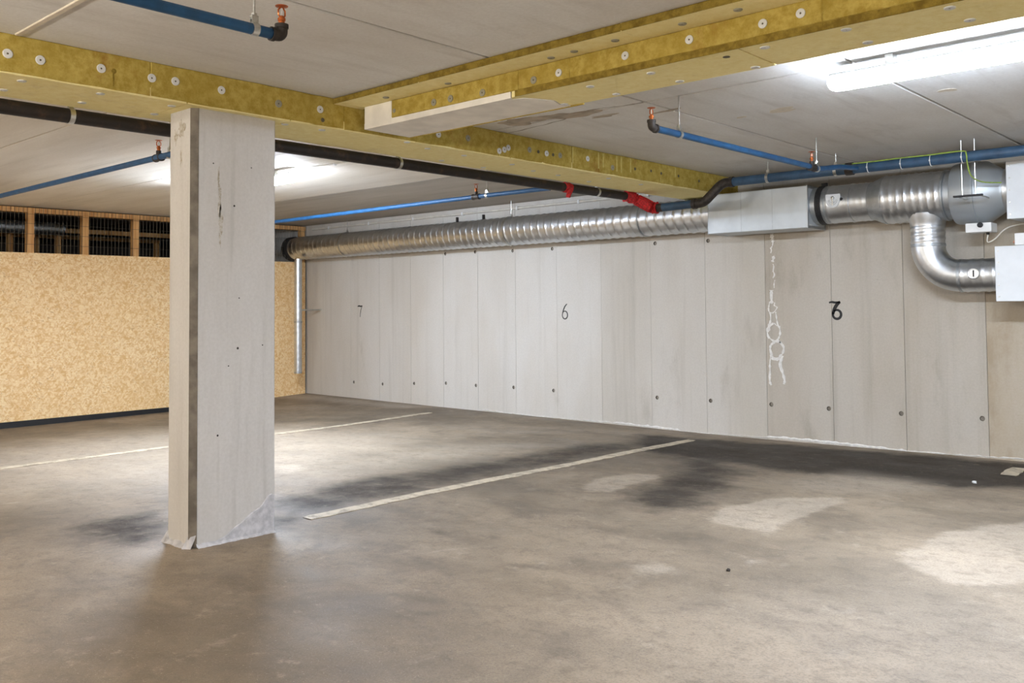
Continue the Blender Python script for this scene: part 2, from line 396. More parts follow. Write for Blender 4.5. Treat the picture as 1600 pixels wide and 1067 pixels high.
# ------------------------------------------------------------------ floor
STAINS_AND_GLOW = {
 'D_wall': [(-5.01, 7.34), (-3.46, 7.62), (-1.74, 7.7), (0.5, 7.7), (0.5, 6.9), (-1.58, 6.79), (-1.88, 6.44), (-2.37, 6.43), (-3.02, 6.3), (-3.58, 6.37), (-4.44, 6.49)],
 'D_mid': [(-4.18, 6.48), (-3.69, 6.47), (-3.2, 6.15), (-3.02, 5.54), (-2.79, 4.74), (-2.98, 4.48), (-3.35, 4.61), (-3.57, 5.22), (-3.63, 5.63)],
 'D_band': [(-4.98, 3.24), (-5.25, 3.9), (-5.11, 4.49), (-5.06, 5.26), (-5.08, 6.43), (-4.73, 7.13), (-4.47, 6.94), (-4.42, 5.6), (-4.42, 4.59), (-4.42, 3.88), (-4.42, 3.15), (-4.28, 2.79)],
 'D_pil': [(-5.27, 2.13), (-5.36, 2.75), (-4.55, 2.33), (-4.54, 2.12), (-4.77, 2.03)],
 'D_near': [(-1.2, 3.59), (-0.96, 4.08), (-0.82, 3.44), (-0.98, 3.16), (-1.14, 3.16)],
 'D_sm': [(-3.66, 3.3), (-3.59, 3.43), (-3.49, 3.34), (-3.56, 3.24)],
 'L_1': [(-3.75, 4.78), (-3.89, 5.1), (-3.85, 5.51), (-3.66, 5.6), (-3.56, 5.44), (-3.57, 5.14), (-3.51, 4.8), (-3.63, 4.7)],
 'L_2': [(-2.67, 4.53), (-2.75, 4.89), (-2.68, 5.23), (-2.63, 5.39), (-2.35, 5.65), (-2.28, 5.51), (-2.28, 5.07), (-2.27, 4.73), (-2.24, 4.44), (-2.33, 4.47), (-2.47, 4.46)],
 'L_3': [(-1.61, 4.5), (-1.58, 5.08), (-1.41, 5.5), (-1.11, 6.16), (-0.75, 4.83), (-1.04, 4.4), (-1.08, 4.25), (-1.22, 4.16), (-1.44, 4.24)],
 'L_4': [(-2.46, 3.49), (-2.41, 3.67), (-2.24, 3.65), (-2.18, 3.5), (-2.24, 3.41), (-2.35, 3.35)],
 'P_5': [(-5.73, 3.72), (-6.07, 4.51), (-5.97, 5.71), (-5.39, 6.18), (-5.22, 5.42), (-5.21, 4.58), (-5.33, 3.96), (-5.1, 3.31)],
 'P_6': [(-2.84, 5.92), (-2.67, 6.6), (-2.12, 6.57), (-2.0, 6.25), (-2.2, 5.95), (-2.62, 5.74)],
 'P_7': [(-6.17, 4.04), (-6.09, 4.22), (-5.82, 4.08), (-5.75, 3.87), (-5.89, 3.85)],
 'P_8': [(-2.0, 3.0), (-1.5, 4.3), (-.6, 4.8), (.6, 4.2), (.6, 1.4), (-1.6, 1.6), (-2.2, 2.1)],  # bright floor near the right batten, painted in as a paler tone
 'P_10': [(-9.6, 2.2), (-9.2, 5.2), (-7.0, 6.0), (-6.0, 5.3), (-5.6, 3.6), (-6.4, 2.0)],  # floor sheen under the batten behind the pillar, painted in
 'P_9': [(-11.1, 7.3), (-9.6, 7.45), (-8.6, 7.5), (-8.6, 7.7), (-11.1, 7.75)],
}
# name -> (channel, feather in metres, strength)
STAIN_GLOW_SET = {'D_wall': ('dark', .30, 1.3), 'D_mid': ('dark', .28, .85), 'D_band': ('dark', .25, .75), 'D_pil': ('dark', .22, .85), 'D_near': ('dark', .2, .4), 'D_sm': ('dark', .08, .5),
             'L_1': ('light', .07, .85), 'L_2': ('light', .08, .95), 'L_3': ('light', .1, 1.0), 'L_4': ('light', .1, .7),
             'P_5': ('pale', .3, .3), 'P_6': ('pale', .2, .35), 'P_7': ('pale', .08, .8), 'P_8': [(-2.0, 3.0), (-1.5, 4.3), (-.6, 4.8), (.6, 4.2), (.6, 1.4), (-1.6, 1.6), (-2.2, 2.1)],
 'P_10': [(-9.6, 2.2), (-9.2, 5.2), (-7.0, 6.0), (-6.0, 5.3), (-5.6, 3.6), (-6.4, 2.0)],
 'P_9': ('pale', .15, .5), 'P_8': ('pale', .6, .22), 'P_10': ('pale', .7, .38)}
def poly_mask(X, Y, poly, feather):
    P = np.array(poly); n = len(P); inside = np.zeros(X.shape, bool); d2 = np.full(X.shape, 1e9)
    for i in range(n):
        x0, y0 = P[i]; x1, y1 = P[(i + 1) % n]
        t = np.clip(((X - x0) * (x1 - x0) + (Y - y0) * (y1 - y0)) / ((x1 - x0) ** 2 + (y1 - y0) ** 2), 0, 1)
        d2 = np.minimum(d2, (X - x0 - t * (x1 - x0)) ** 2 + (Y - y0 - t * (y1 - y0)) ** 2)
        cr = ((y0 > Y) != (y1 > Y)); xi = (x1 - x0) * (Y - y0) / ((y1 - y0) if y1 != y0 else 1e-9) + x0
        inside ^= cr & (X < xi)
    sd = np.where(inside, np.sqrt(d2), -np.sqrt(d2))
    t = np.clip(sd / (2 * feather) + 0.5, 0, 1)
    return t * t * (3 - 2 * t)

def make_floor():
    xs = np.concatenate([np.arange(STORE_X - .2, -11.3, .6), np.arange(-11.3, 1.0, .05), np.arange(1.0, RIGHT_X + .6, .5)])
    ys = np.concatenate([np.arange(REAR_Y - .2, 0.5, .6), np.arange(0.5, WALL_Y + .1, .05)])
    X, Y = np.meshgrid(xs, ys); ny, nx = X.shape
    Z = np.vectorize(zf)(X, Y)
    co = np.stack([X, Y, Z], -1).reshape(-1, 3)
    idx = np.arange(nx * ny).reshape(ny, nx)
    fa = np.stack([idx[:-1, :-1], idx[:-1, 1:], idx[1:, 1:], idx[1:, :-1]], -1).reshape(-1, 4)
    me = bpy.data.meshes.new('floor')
    me.vertices.add(len(co)); me.vertices.foreach_set('co', co.ravel())
    me.loops.add(fa.size); me.loops.foreach_set('vertex_index', fa.ravel())
    me.polygons.add(len(fa)); me.polygons.foreach_set('loop_start', np.arange(0, fa.size, 4)); me.polygons.foreach_set('loop_total', np.full(len(fa), 4))
    me.update(calc_edges=True); me.validate()
    ch = {k: np.zeros(X.size) for k in ('dark', 'light', 'pale')}
    for k, p in STAINS_AND_GLOW.items():
        c, f, s = STAIN_GLOW_SET[k]
        ch[c] = np.maximum(ch[c], poly_mask(X, Y, p, f).ravel() * s)
    for k, v in ch.items():
        a = me.attributes.new(k, 'FLOAT', 'POINT'); a.data.foreach_set('value', v.astype(np.float32))
    o = link_obj('floor', me, M['floor'], smooth=True)
    return tag(o, 'worn stained concrete garage floor with pale bay lines', 'floor', kind='structure')
floor = make_floor()

def parking_line(x, y0, y1, w=0.1, seed=0, x_end=None):
    rnd = random.Random(seed); bm = nb(); n = max(4, int((y1 - y0) / 0.06)); rows = []
    x_end = x if x_end is None else x_end
    for i in range(n + 1):
        y = y0 + (y1 - y0) * i / n; xc = x + (x_end - x) * i / n
        a = xc - w / 2 + rnd.uniform(-.006, .006); b = xc + w / 2 + rnd.uniform(-.006, .006)
        if i in (0, n): a += .01; b -= .01
        rows.append([bm.verts.new((a, y, zf(a, y) + .0005)), bm.verts.new((a, y, zf(a, y) + .004)), bm.verts.new((b, y, zf(b, y) + .004)), bm.verts.new((b, y, zf(b, y) + .0005))])
    for i in range(n):
        for k in range(3):
            bm.faces.new((rows[i][k], rows[i][k + 1], rows[i + 1][k + 1], rows[i + 1][k]))
    return obj('parking_line', bm, M['line'], floor)
parking_line(-7.92, 0.5, 7.36, .10, 1, -8.0)
parking_line(-4.36, 3.06, 7.34, .10, 2, -4.44)
parking_line(-1.76, 7.12, 7.5, .11, 3, -1.78)

# ------------------------------------------------------------------ back wall: cast in 0.62 m formwork boards
wall_back = obj('wall_back', box(nb(), STORE_X - .3, RIGHT_X + .3, WALL_Y + .012, WALL_Y + .3, -.3, CEIL + .3), M['joint'])
tag(wall_back, 'pale board-marked cast concrete wall with stencilled bay numbers', 'wall', kind='structure')

SEAMS = [-9.511, -8.881, -8.27, -7.668, -7.057, -6.44, -5.827, -5.2, -4.567, -3.936, -3.31, -2.692, -2.064, -1.44, -.82]
SOFT = {-6.44, -5.2}
HOLES_LOW = [(-10.062, .214), (-9.448, .22), (-8.82, .26), (-8.229, .29), (-7.69, .297), (-7.084, .303), (-6.498, .301), (-5.137, .307), (-4.537, .314), (-3.911, .319), (-3.353, .322), (-2.728, .323), (-2.109, .329)]
HOLES_TOP = [(-8.229, 1.9), (-7.69, 1.9), (-7.084, 1.885), (-6.498, 1.88), (-5.137, 1.87), (-4.50, 1.865)]
def wall_panel(x0, x1, holes, gap=.004):
    """front face at WALL_Y, octagonal tie-hole recesses cut into it, slightly rounded joint edges"""
    bm = nb(); a, b = x0 + gap, x1 - gap; z0, z1 = -.12, CEIL + .02; yf = WALL_Y
    hs = 0.035
    xc = sorted({a, b} | {h[0] - hs for h in holes} | {h[0] + hs for h in holes})
    zc = sorted({z0, z1} | {h[1] - hs for h in holes} | {h[1] + hs for h in holes})
    vs = {}
    def V(x, z):
        k = (round(x, 5), round(z, 5))
        if k not in vs: vs[k] = bm.verts.new((x, yf, z))
        return vs[k]
    for i in range(len(xc) - 1):
        for j in range(len(zc) - 1):
            xa, xb, za, zb = xc[i], xc[i + 1], zc[j], zc[j + 1]
            hole = next((h for h in holes if abs((xa + xb) / 2 - h[0]) < 1e-4 and abs((za + zb) / 2 - h[1]) < 1e-4), None)
            if hole is None:
                bm.faces.new((V(xa, za), V(xb, za), V(xb, zb), V(xa, zb))); continue
            hx, hz = hole; r1 = .020; r2 = .010; n = 12
            ring = [bm.verts.new((hx + r1 * math.cos(2 * math.pi * (k + .5) / n), yf, hz + r1 * math.sin(2 * math.pi * (k + .5) / n))) for k in range(n)]
            ring2 = [bm.verts.new((hx + r2 * math.cos(2 * math.pi * (k + .5) / n), yf + .045, hz + r2 * math.sin(2 * math.pi * (k + .5) / n))) for k in range(n)]
            cs = [V(xb, zb), V(xa, zb), V(xa, za), V(xb, za)]     # quadrants 0..3
            for k in range(n):
                q = int(((k + .5) / n) * 4) % 4; k2 = (k + 1) % n; q2 = int(((k2 + .5) / n) * 4) % 4
                bm.faces.new((cs[q], ring[k2], ring[k]))
                if q2 != q: bm.faces.new((cs[q], cs[q2], ring[k2]))
                f = bm.faces.new((ring[k], ring[k2], ring2[k2], ring2[k])); f.material_index = 1
            f = bm.faces.new(ring2); f.material_index = 1
    # returns into the joint
    for xx in (a, b):
        col = sorted([v for k, v in vs.items() if abs(k[0] - round(xx, 5)) < 1e-6], key=lambda v: v.co.z)
        back = [bm.verts.new((xx + (-.002 if xx == a else .002), yf + .014, v.co.z)) for v in col]
        for k in range(len(col) - 1): bm.faces.new((col[k], col[k + 1], back[k + 1], back[k]))
    me = bpy.data.meshes.new('wall_panel'); 
    bmesh.ops.recalc_face_normals(bm, faces=bm.faces)
    bm.to_mesh(me); bm.free(); me.materials.append(M['wall' if x1 < -5.7 else ('wall_mid' if x1 < -3.8 else ('wall_old' if x1 < -2.0 else 'wall_tan'))]); me.materials.append(M['hole'])
    return link_obj('wall_panel', me, None, wall_back)
edges_x = [STORE_X] + [PART_X] + [-10.13] + SEAMS + [-.2, .42, 1.04, 1.66, 2.28, 3.5, 5.0, RIGHT_X]
for a, b in zip(edges_x[:-1], edges_x[1:]):
    hl = [(min(max(h[0], a + .040), b - .040), h[1]) for h in HOLES_LOW + HOLES_TOP if a <= h[0] < b]
    low = [h for h in hl if h[1] < 1]; top = [h for h in hl if h[1] >= 1]
    if low: zl = sum(h[1] for h in low) / len(low); low = [(h[0], zl) for h in low]
    top = [(min([l[0] for l in low if abs(l[0] - h[0]) < .1], default=h[0]), h[1]) for h in top]
    if top: zt = sum(h[1] for h in top) / len(top); top = [(h[0], zt) for h in top]
    hl = low + top
    wall_panel(a, b, hl, .0012 if (a in SOFT or b in SOFT) else .0022)

def ribbon(bm, pts, widths, y, th=.0016):
    """flat stroke on the wall plane (x,z) with its own small thickness"""
    n = len(pts); rows = []
    for i, (x, z) in enumerate(pts):
        a = pts[max(0, i - 1)]; b = pts[min(n - 1, i + 1)]
        dx, dz = b[0] - a[0], b[1] - a[1]; L = math.hypot(dx, dz) or 1
        w = widths[i] if isinstance(widths, (list, tuple)) else widths
        px, pz = -dz / L * w / 2, dx / L * w / 2
        rows.append([bm.verts.new((x + px, y, z + pz)), bm.verts.new((x + px, y - th, z + pz)), bm.verts.new((x - px, y - th, z - pz)), bm.verts.new((x - px, y, z - pz))])
    for i in range(n - 1):
        for k in range(3): bm.faces.new((rows[i][k], rows[i][k + 1], rows[i + 1][k + 1], rows[i + 1][k]))
    bm.faces.new(rows[0]); bm.faces.new(list(reversed(rows[-1])))
def smooth_pts(p, k=5):
    out = []
    for i in range(len(p) - 1):
        p0, p1, p2, p3 = p[max(0, i - 1)], p[i], p[i + 1], p[min(len(p) - 1, i + 2)]
        for j in range(k):
            t = j / k
            out.append(tuple(0.5 * (2 * p1[c] + (p2[c] - p0[c]) * t + (2 * p0[c] - 5 * p1[c] + 4 * p2[c] - p3[c]) * t * t + (3 * p1[c] - p0[c] - 3 * p2[c] + p3[c]) * t ** 3) for c in (0, 1)))
    out.append(p[-1]); return out
SEVEN = [[(.02, .93), (.3, .985), (.62, .95), (.98, .99)], [(.93, .97), (.72, .70), (.58, .35), (.54, 0)]]
SIX = [[(.78, 1.0), (.50, .82), (.28, .55), (.15, .27)], [(.5 + .35 * math.cos(R_(a)), .26 + .26 * math.sin(R_(a))) for a in range(150, 150 + 375, 25)]]
def number(strokes, x, z, w, h, sw, label):
    bm = nb()
    for s, k in strokes:
        pp = smooth_pts([(x + (u - .5) * w, z + (v - .5) * h) for u, v in s])
        ribbon(bm, pp, [sw * k * (.75 + .35 * math.sin(math.pi * i / (len(pp) - 1))) for i in range(len(pp))], WALL_Y - .0003)
    o = obj('painted_number', bm, M['paint_black'], wall_back); o['label'] = label
number([(SEVEN[0], 1.5), (SEVEN[1], .8)], -9.925, 1.185, .105, .155, .013, 'black stencilled number 7')
number([(SIX[0], 1.0), (SIX[1], .9)], -6.325, 1.18, .105, .165, .013, 'thin black stencilled number 6')
number([([(-.16, .95), (.1, .985), (.4, .955), (.80, .99)], 1.1), (SIX[0], 1.7), (SIX[1], 1.25)], -3.262, 1.185, .105, .15, .0165, 'black number 7 overpainted with a 6')

# white salt chain along the crack beside the number, and the ragged white line at the wall foot
def salt_chain():
    rnd = random.Random(8); bm = nb()
    def stroke(pts, w):
        pp = smooth_pts([(x + rnd.uniform(-.012, .012), z + rnd.uniform(-.014, .014)) for x, z in pts], 4)
        ribbon(bm, pp, [w * rnd.uniform(.3, 1.35) for _ in pp], WALL_Y - .0003, rnd.uniform(.0012, .0045))
    cx = -3.868
    def loop(x, z, rx, rz, a0=0, a1=360, w=.02):
        stroke([(x + rx * math.cos(R_(a)), z + rz * math.sin(R_(a))) for a in np.linspace(a0, a1, 11)], w)
    stroke([(cx - .0, 1.36), (cx + .0, 1.31), (cx + .004, 1.255)], .035)
    loop(cx, 1.21, .036, .052, 100, 430, .013)
    stroke([(cx - .028, 1.17), (cx - .012, 1.10), (cx - .03, 1.04), (cx - .045, .985)], .028)
    stroke([(cx + .035, 1.17), (cx + .04, 1.08), (cx + .05, 1.04)], .013)
    loop(cx + .012, .985, .062, .082, 60, 400, .018)
    loop(cx + .035, .82, .066, .078, 60, 420, .02)
    stroke([(cx - .02, .78), (cx - .035, .70), (cx - .04, .62), (cx - .03, .54), (cx - .02, .50)], .02)
    stroke([(cx + .08, .76), (cx + .075, .70), (cx + .09, .63), (cx + .10, .56), (cx + .09, .51)], .026)
    stroke([(cx - .03, .745), (cx + .03, .735), (cx + .07, .75)], .02)
    for z in (1.86, 1.80, 1.74, 1.66, 1.58, 1.5, 1.43):
        x = cx + .012 + rnd.uniform(-.015, .015); stroke([(x, z + .03), (x + .006, z), (x, z - .03)], .012 + .02 * (z in (1.86, 1.66)))
    o = obj('salt_deposit', bm, M['salt'], wall_back); o['label'] = 'chain of white salt rings along a crack'
    bm = nb(); x = -7.6; rows = []
    while x < .8:
        z = zf(x, WALL_Y); k = .5 + .5 * math.sin(x * 2.3) * math.sin(x * .9 + 1)
        pres = (.15 if -4.9 < x < -3.95 else 1.0) * (.45 if x < -6.6 else 1.0)
        up_ = .003 + .022 * pres * max(0, min(1, k + rnd.uniform(-.3, .3))) * (1 if x > -7 else .5)
        base = z + .016 * (.5 + .5 * math.sin(x * 3.1 + .7)) + rnd.uniform(-.003, .003)
        out = .004 + .006 * rnd.random()
        rows.append([bm.verts.new((x, WALL_Y - .0003, base + up_)), bm.verts.new((x, WALL_Y - out, base + up_ * .55)), bm.verts.new((x, WALL_Y - .0003, base - .004))])
        x += .035
    for i in range(len(rows) - 1):
        for k in range(2): bm.faces.new((rows[i][k], rows[i][k + 1], rows[i + 1][k + 1], rows[i + 1][k]))
    o = obj('salt_line', bm, M['salt'], wall_back); o['label'] = 'ragged white salt line along the wall foot'
salt_chain()

# ------------------------------------------------------------------ the other walls
tag(obj('wall_right', box(nb(), RIGHT_X, RIGHT_X + .25, REAR_Y - .25, WALL_Y + .3, -.3, CEIL + .3), M['plain']), 'plain concrete wall at the right end of the garage', 'wall', kind='structure')
tag(obj('wall_front', box(nb(), STORE_X, RIGHT_X, REAR_Y - .25, REAR_Y, -.3, CEIL + .3), M['plain']), 'plain concrete wall across the driving aisle', 'wall', kind='structure')
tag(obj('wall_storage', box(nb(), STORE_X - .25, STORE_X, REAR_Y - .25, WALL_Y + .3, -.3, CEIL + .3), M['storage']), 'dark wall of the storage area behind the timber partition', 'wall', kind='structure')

# ------------------------------------------------------------------ ceiling slabs
ceiling = obj('ceiling', box(nb(), STORE_X - .3, RIGHT_X + .3, REAR_Y - .3, WALL_Y + .3, CEIL + .012, CEIL + .25), M['joint'])
tag(ceiling, 'underside of precast concrete slabs with open joints', 'ceiling', kind='structure')
def slab(x0, x1, y0, y1, mat, g=.005):
    o = obj('ceiling_slab', box(nb(), x0 + g, x1 - g, y0 + g, y1 - g, CEIL, CEIL + .02, .004), mat, ceiling)
JX = [-4.44, -2.98, -1.744, -.508, .728, 1.964, 3.2, 4.436, RIGHT_X]
JY = [REAR_Y, -3.0, 1.45, 4.455, WALL_Y]
for i in range(len(JX) - 1):
    for j in range(len(JY) - 1):
        slab(JX[i], JX[i + 1], JY[j], JY[j + 1], M['ceil_near'], .008)
LY = [REAR_Y, -5, -2.6, -.9, .8, 2.405, 4.0, 5.78, WALL_Y]
for j in range(len(LY) - 1):
    slab(PART_X - .1, -4.44, LY[j], LY[j + 1], M['ceil_far' if LY[j] < 5 else 'ceil_dim'], .005 if LY[j] in (2.405, 5.78) else .003)
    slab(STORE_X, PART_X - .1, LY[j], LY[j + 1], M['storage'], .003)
# pale filler in the joint above the near pipe
o = obj('joint_filler', box(nb(), -4.19, -2.985, 1.437, 1.463, CEIL - .006, CEIL + .013, .003), M['filler'], ceiling); o['label'] = 'pale filler strip in a slab joint'

def flat_blob(name, cx, cy, rx, ry, mat, seed, th=.0012, rag=.28, n=40, rot=0.0, label=None):
    th = .0008 + .0005 * (seed % 5)
    rnd = random.Random(seed); ph = [rnd.uniform(0, 6.28) for _ in range(6)]
    bm = nb(); A = []; B = []
    for k in range(n):
        t = 2 * math.pi * k / n
        r = 1 + rag * sum(math.sin((q + 2) * t + ph[q]) / (q + 1.5) for q in range(6))
        u, v = rx * r * math.cos(t), ry * r * math.sin(t)
        x = cx + u * math.cos(rot) - v * math.sin(rot); y = cy + u * math.sin(rot) + v * math.cos(rot)
        A.append(bm.verts.new((x, y, CEIL + .0005))); B.append(bm.verts.new((x, y, CEIL - th)))
    for k in range(n): bm.faces.new((A[k], A[(k + 1) % n], B[(k + 1) % n], B[k]))
    bm.faces.new(B)
    o = obj(name, bm, mat, ceiling)
    if label: o['label'] = label
flat_blob('damp_stain', -3.55, 4.42, .20, .09, M['damp'], 3, rag=.34, rot=.25, label='brown damp stain beside the cross beam')
flat_blob('damp_stain', -3.86, 4.36, .15, .10, M['damp'], 9, rag=.34, rot=.3)
flat_blob('damp_stain', -3.38, 4.60, .10, .03, M['damp'], 10, rag=.3, rot=.1)
flat_blob('damp_stain', -3.02, 4.75, .10, .02, M['damp'], 12, rag=.4)
flat_blob('plaster_spot', -2.493, 5.229, .09, .06, M['filler'], 5, label='pale plaster spot on the slab')
flat_blob('plaster_spot', -1.586, 5.391, .06, .03, M['filler'], 6)
flat_blob('plaster_spot', -2.777, 5.243, .03, .02, M['filler'], 7)
flat_blob('plaster_spot', -5.75, 4.85, .09, .03, M['filler'], 8)
# crack that wanders from the beam to the joint
def crack(pts, w, seed):
    rnd = random.Random(seed); bm = nb(); pp = smooth_pts(pts, 6); rows = []
    for i, (x, y) in enumerate(pp):
        ww = w * rnd.uniform(.5, 1.4); j = rnd.uniform(-.006, .006)
        rows.append([bm.verts.new((x, y + j - ww / 2, CEIL + .0002)), bm.verts.new((x, y + j, CEIL - .001)), bm.verts.new((x, y + j + ww / 2, CEIL + .0002))])
    for i in range(len(rows) - 1):
        for k in range(2): bm.faces.new((rows[i][k], rows[i][k + 1], rows[i + 1][k + 1], rows[i + 1][k]))
    o = obj('ceiling_crack', bm, M['joint'], ceiling)
crack([(-4.19, 4.60), (-3.9, 4.56), (-3.6, 4.50), (-3.35, 4.40), (-3.15, 4.44), (-2.99, 4.455)], .012, 4)

# ------------------------------------------------------------------ timber partition with OSB and wire mesh
def partition():
    w = tag(empty('wall_left'), 'timber stud partition clad in golden OSB below open wire mesh', 'wall', kind='structure')
    y0 = REAR_Y; ys = [4.034 + .6223 * k for k in range(-19, 7)]
    ys = [y for y in ys if y > REAR_Y + .1]
    obj('osb_panel', box(nb(), PART_X - .018, PART_X, y0, WALL_Y - .03, -.02, 1.902), M['osb'], w)
    # base strip follows the floor
    bm = nb(); rows = []
    for k in range(40):
        y = y0 + (WALL_Y - .03 - y0) * k / 39; z = zf(PART_X, y) - .01
        rows.append([bm.verts.new((PART_X - .012, y, z)), bm.verts.new((PART_X - .012, y, -.015)), bm.verts.new((PART_X - .05, y, -.015)), bm.verts.new((PART_X - .05, y, z))])
    for i in range(39):
        for k in range(4): bm.faces.new((rows[i][k], rows[i][(k + 1) % 4], rows[i + 1][(k + 1) % 4], rows[i + 1][k]))
    bm.faces.new(rows[0]); bm.faces.new(list(reversed(rows[-1])))
    o = obj('base_strip', bm, M['rubber'], w); o['label'] = 'black strip below the boards'
    obj('top_rail', box(nb(), PART_X - .09, PART_X - .004, y0, WALL_Y - .02, 2.368, 2.425, .003), M['pine'], w)
    obj('mid_rail', box(nb(), PART_X - .09, PART_X - .019, y0, WALL_Y - .02, 1.845, 1.895, .003), M['pine'], w)
    for y in ys:
        z = 2.368
        obj('post', box(nb(), PART_X - .085, PART_X - .002, y - .037, y + .037, 1.896, z, .003), M['pine'], w)
    edges = [y0] + ys + [WALL_Y - .02]
    for a, b in zip(edges[:-1], edges[1:]):
        if b < 1.5: continue
        bm = nb(); n = max(2, int((b - a) / .042))
        for k in range(1, n):
            y = a + (b - a) * k / n
            tube(bm, [(PART_X + .002, y, 1.905), (PART_X + .002, y, 2.424)], .0022, 4, False)
        for z in (2.0, 2.12, 2.24, 2.35):
            tube(bm, [(PART_X + .004, a, z), (PART_X + .004, b, z)], .0018, 4, False)
        tag(obj('wire_mesh', bm, M['zinc_dark'], w), kind='stuff')
M['zinc_dark'] = simple('dull_wire', srgb(104, 98, 88), 0.5, 0.6, 0.1)
partition()

# things in the store seen through the mesh
def store_frame(x, ys, label):
    t = tag(empty('store_stud_frame'), label, 'stud frame', 'stud frames of the storage boxes')
    obj('top_plate', box(nb(), x - .04, x + .04, ys[0] - .04, ys[-1] + .04, 2.28, 2.34, .003), M['pine'], t)
    obj('bottom_plate', box(nb(), x - .04, x + .04, ys[0] - .04, ys[-1] + .04, -.1, -.04, .003), M['pine'], t)
    obj('cross_rail', box(nb(), x - .035, x + .035, ys[0], ys[-1], 1.86, 1.92, .003), M['pine'], t)
    for y in ys: obj('stud', box(nb(), x - .04, x + .04, y - .03, y + .03, -.04, 2.28, .003), M['pine'], t)
    for a, b in zip(ys[:-1], ys[1:]): pass
store_frame(-12.75, [2.6, 3.35, 4.35, 4.95, 6.0, 6.65, 7.2], 'bare timber stud frame close behind the wire mesh')
store_frame(-13.9, [2.2, 3.9, 5.1, 6.9], 'bare timber stud frame deepest in the storage area')
d = tag(empty('store_duct'), 'grey round duct under the ceiling behind the wire mesh', 'duct')
obj('duct_pipe', spiral(nb(), (-12.2, 1.0, 2.28), (0, 1, 0), 3.8, .08, n=20, step=.02), M['galv_dull'], d, True)
obj('duct_strap', tube(nb(), [(-12.2, 3.2, 2.35), (-12.2, 3.2, CEIL - .0005)], .006, 8), M['zinc'], d)
for i, (x, y, z, w_, d_, h_, lab) in enumerate([(-13.2, 4.7, 0, .6, .9, 1.95, 'tall dark carton behind the middle wire mesh bay'), (-13.3, 6.3, 0, .5, .8, 2.0, 'tall dark carton behind the mesh nearest the pillar')]):
    t = tag(empty('storage_carton'), lab, 'carton', 'cartons in the store')
    obj('carton_body', box(nb(), x - w_ / 2, x + w_ / 2, y - d_ / 2, y + d_ / 2, zf(x, y), h_, .01), M['card'], t)
    obj('carton_flap', box(nb(), x - w_ / 2 - .01, x - .01, y - d_ / 2, y + d_ / 2, h_, h_ + .012), M['card'], t)
    obj('carton_flap', box(nb(), x + .01, x + w_ / 2 + .01, y - d_ / 2, y + d_ / 2, h_, h_ + .012), M['card'], t)

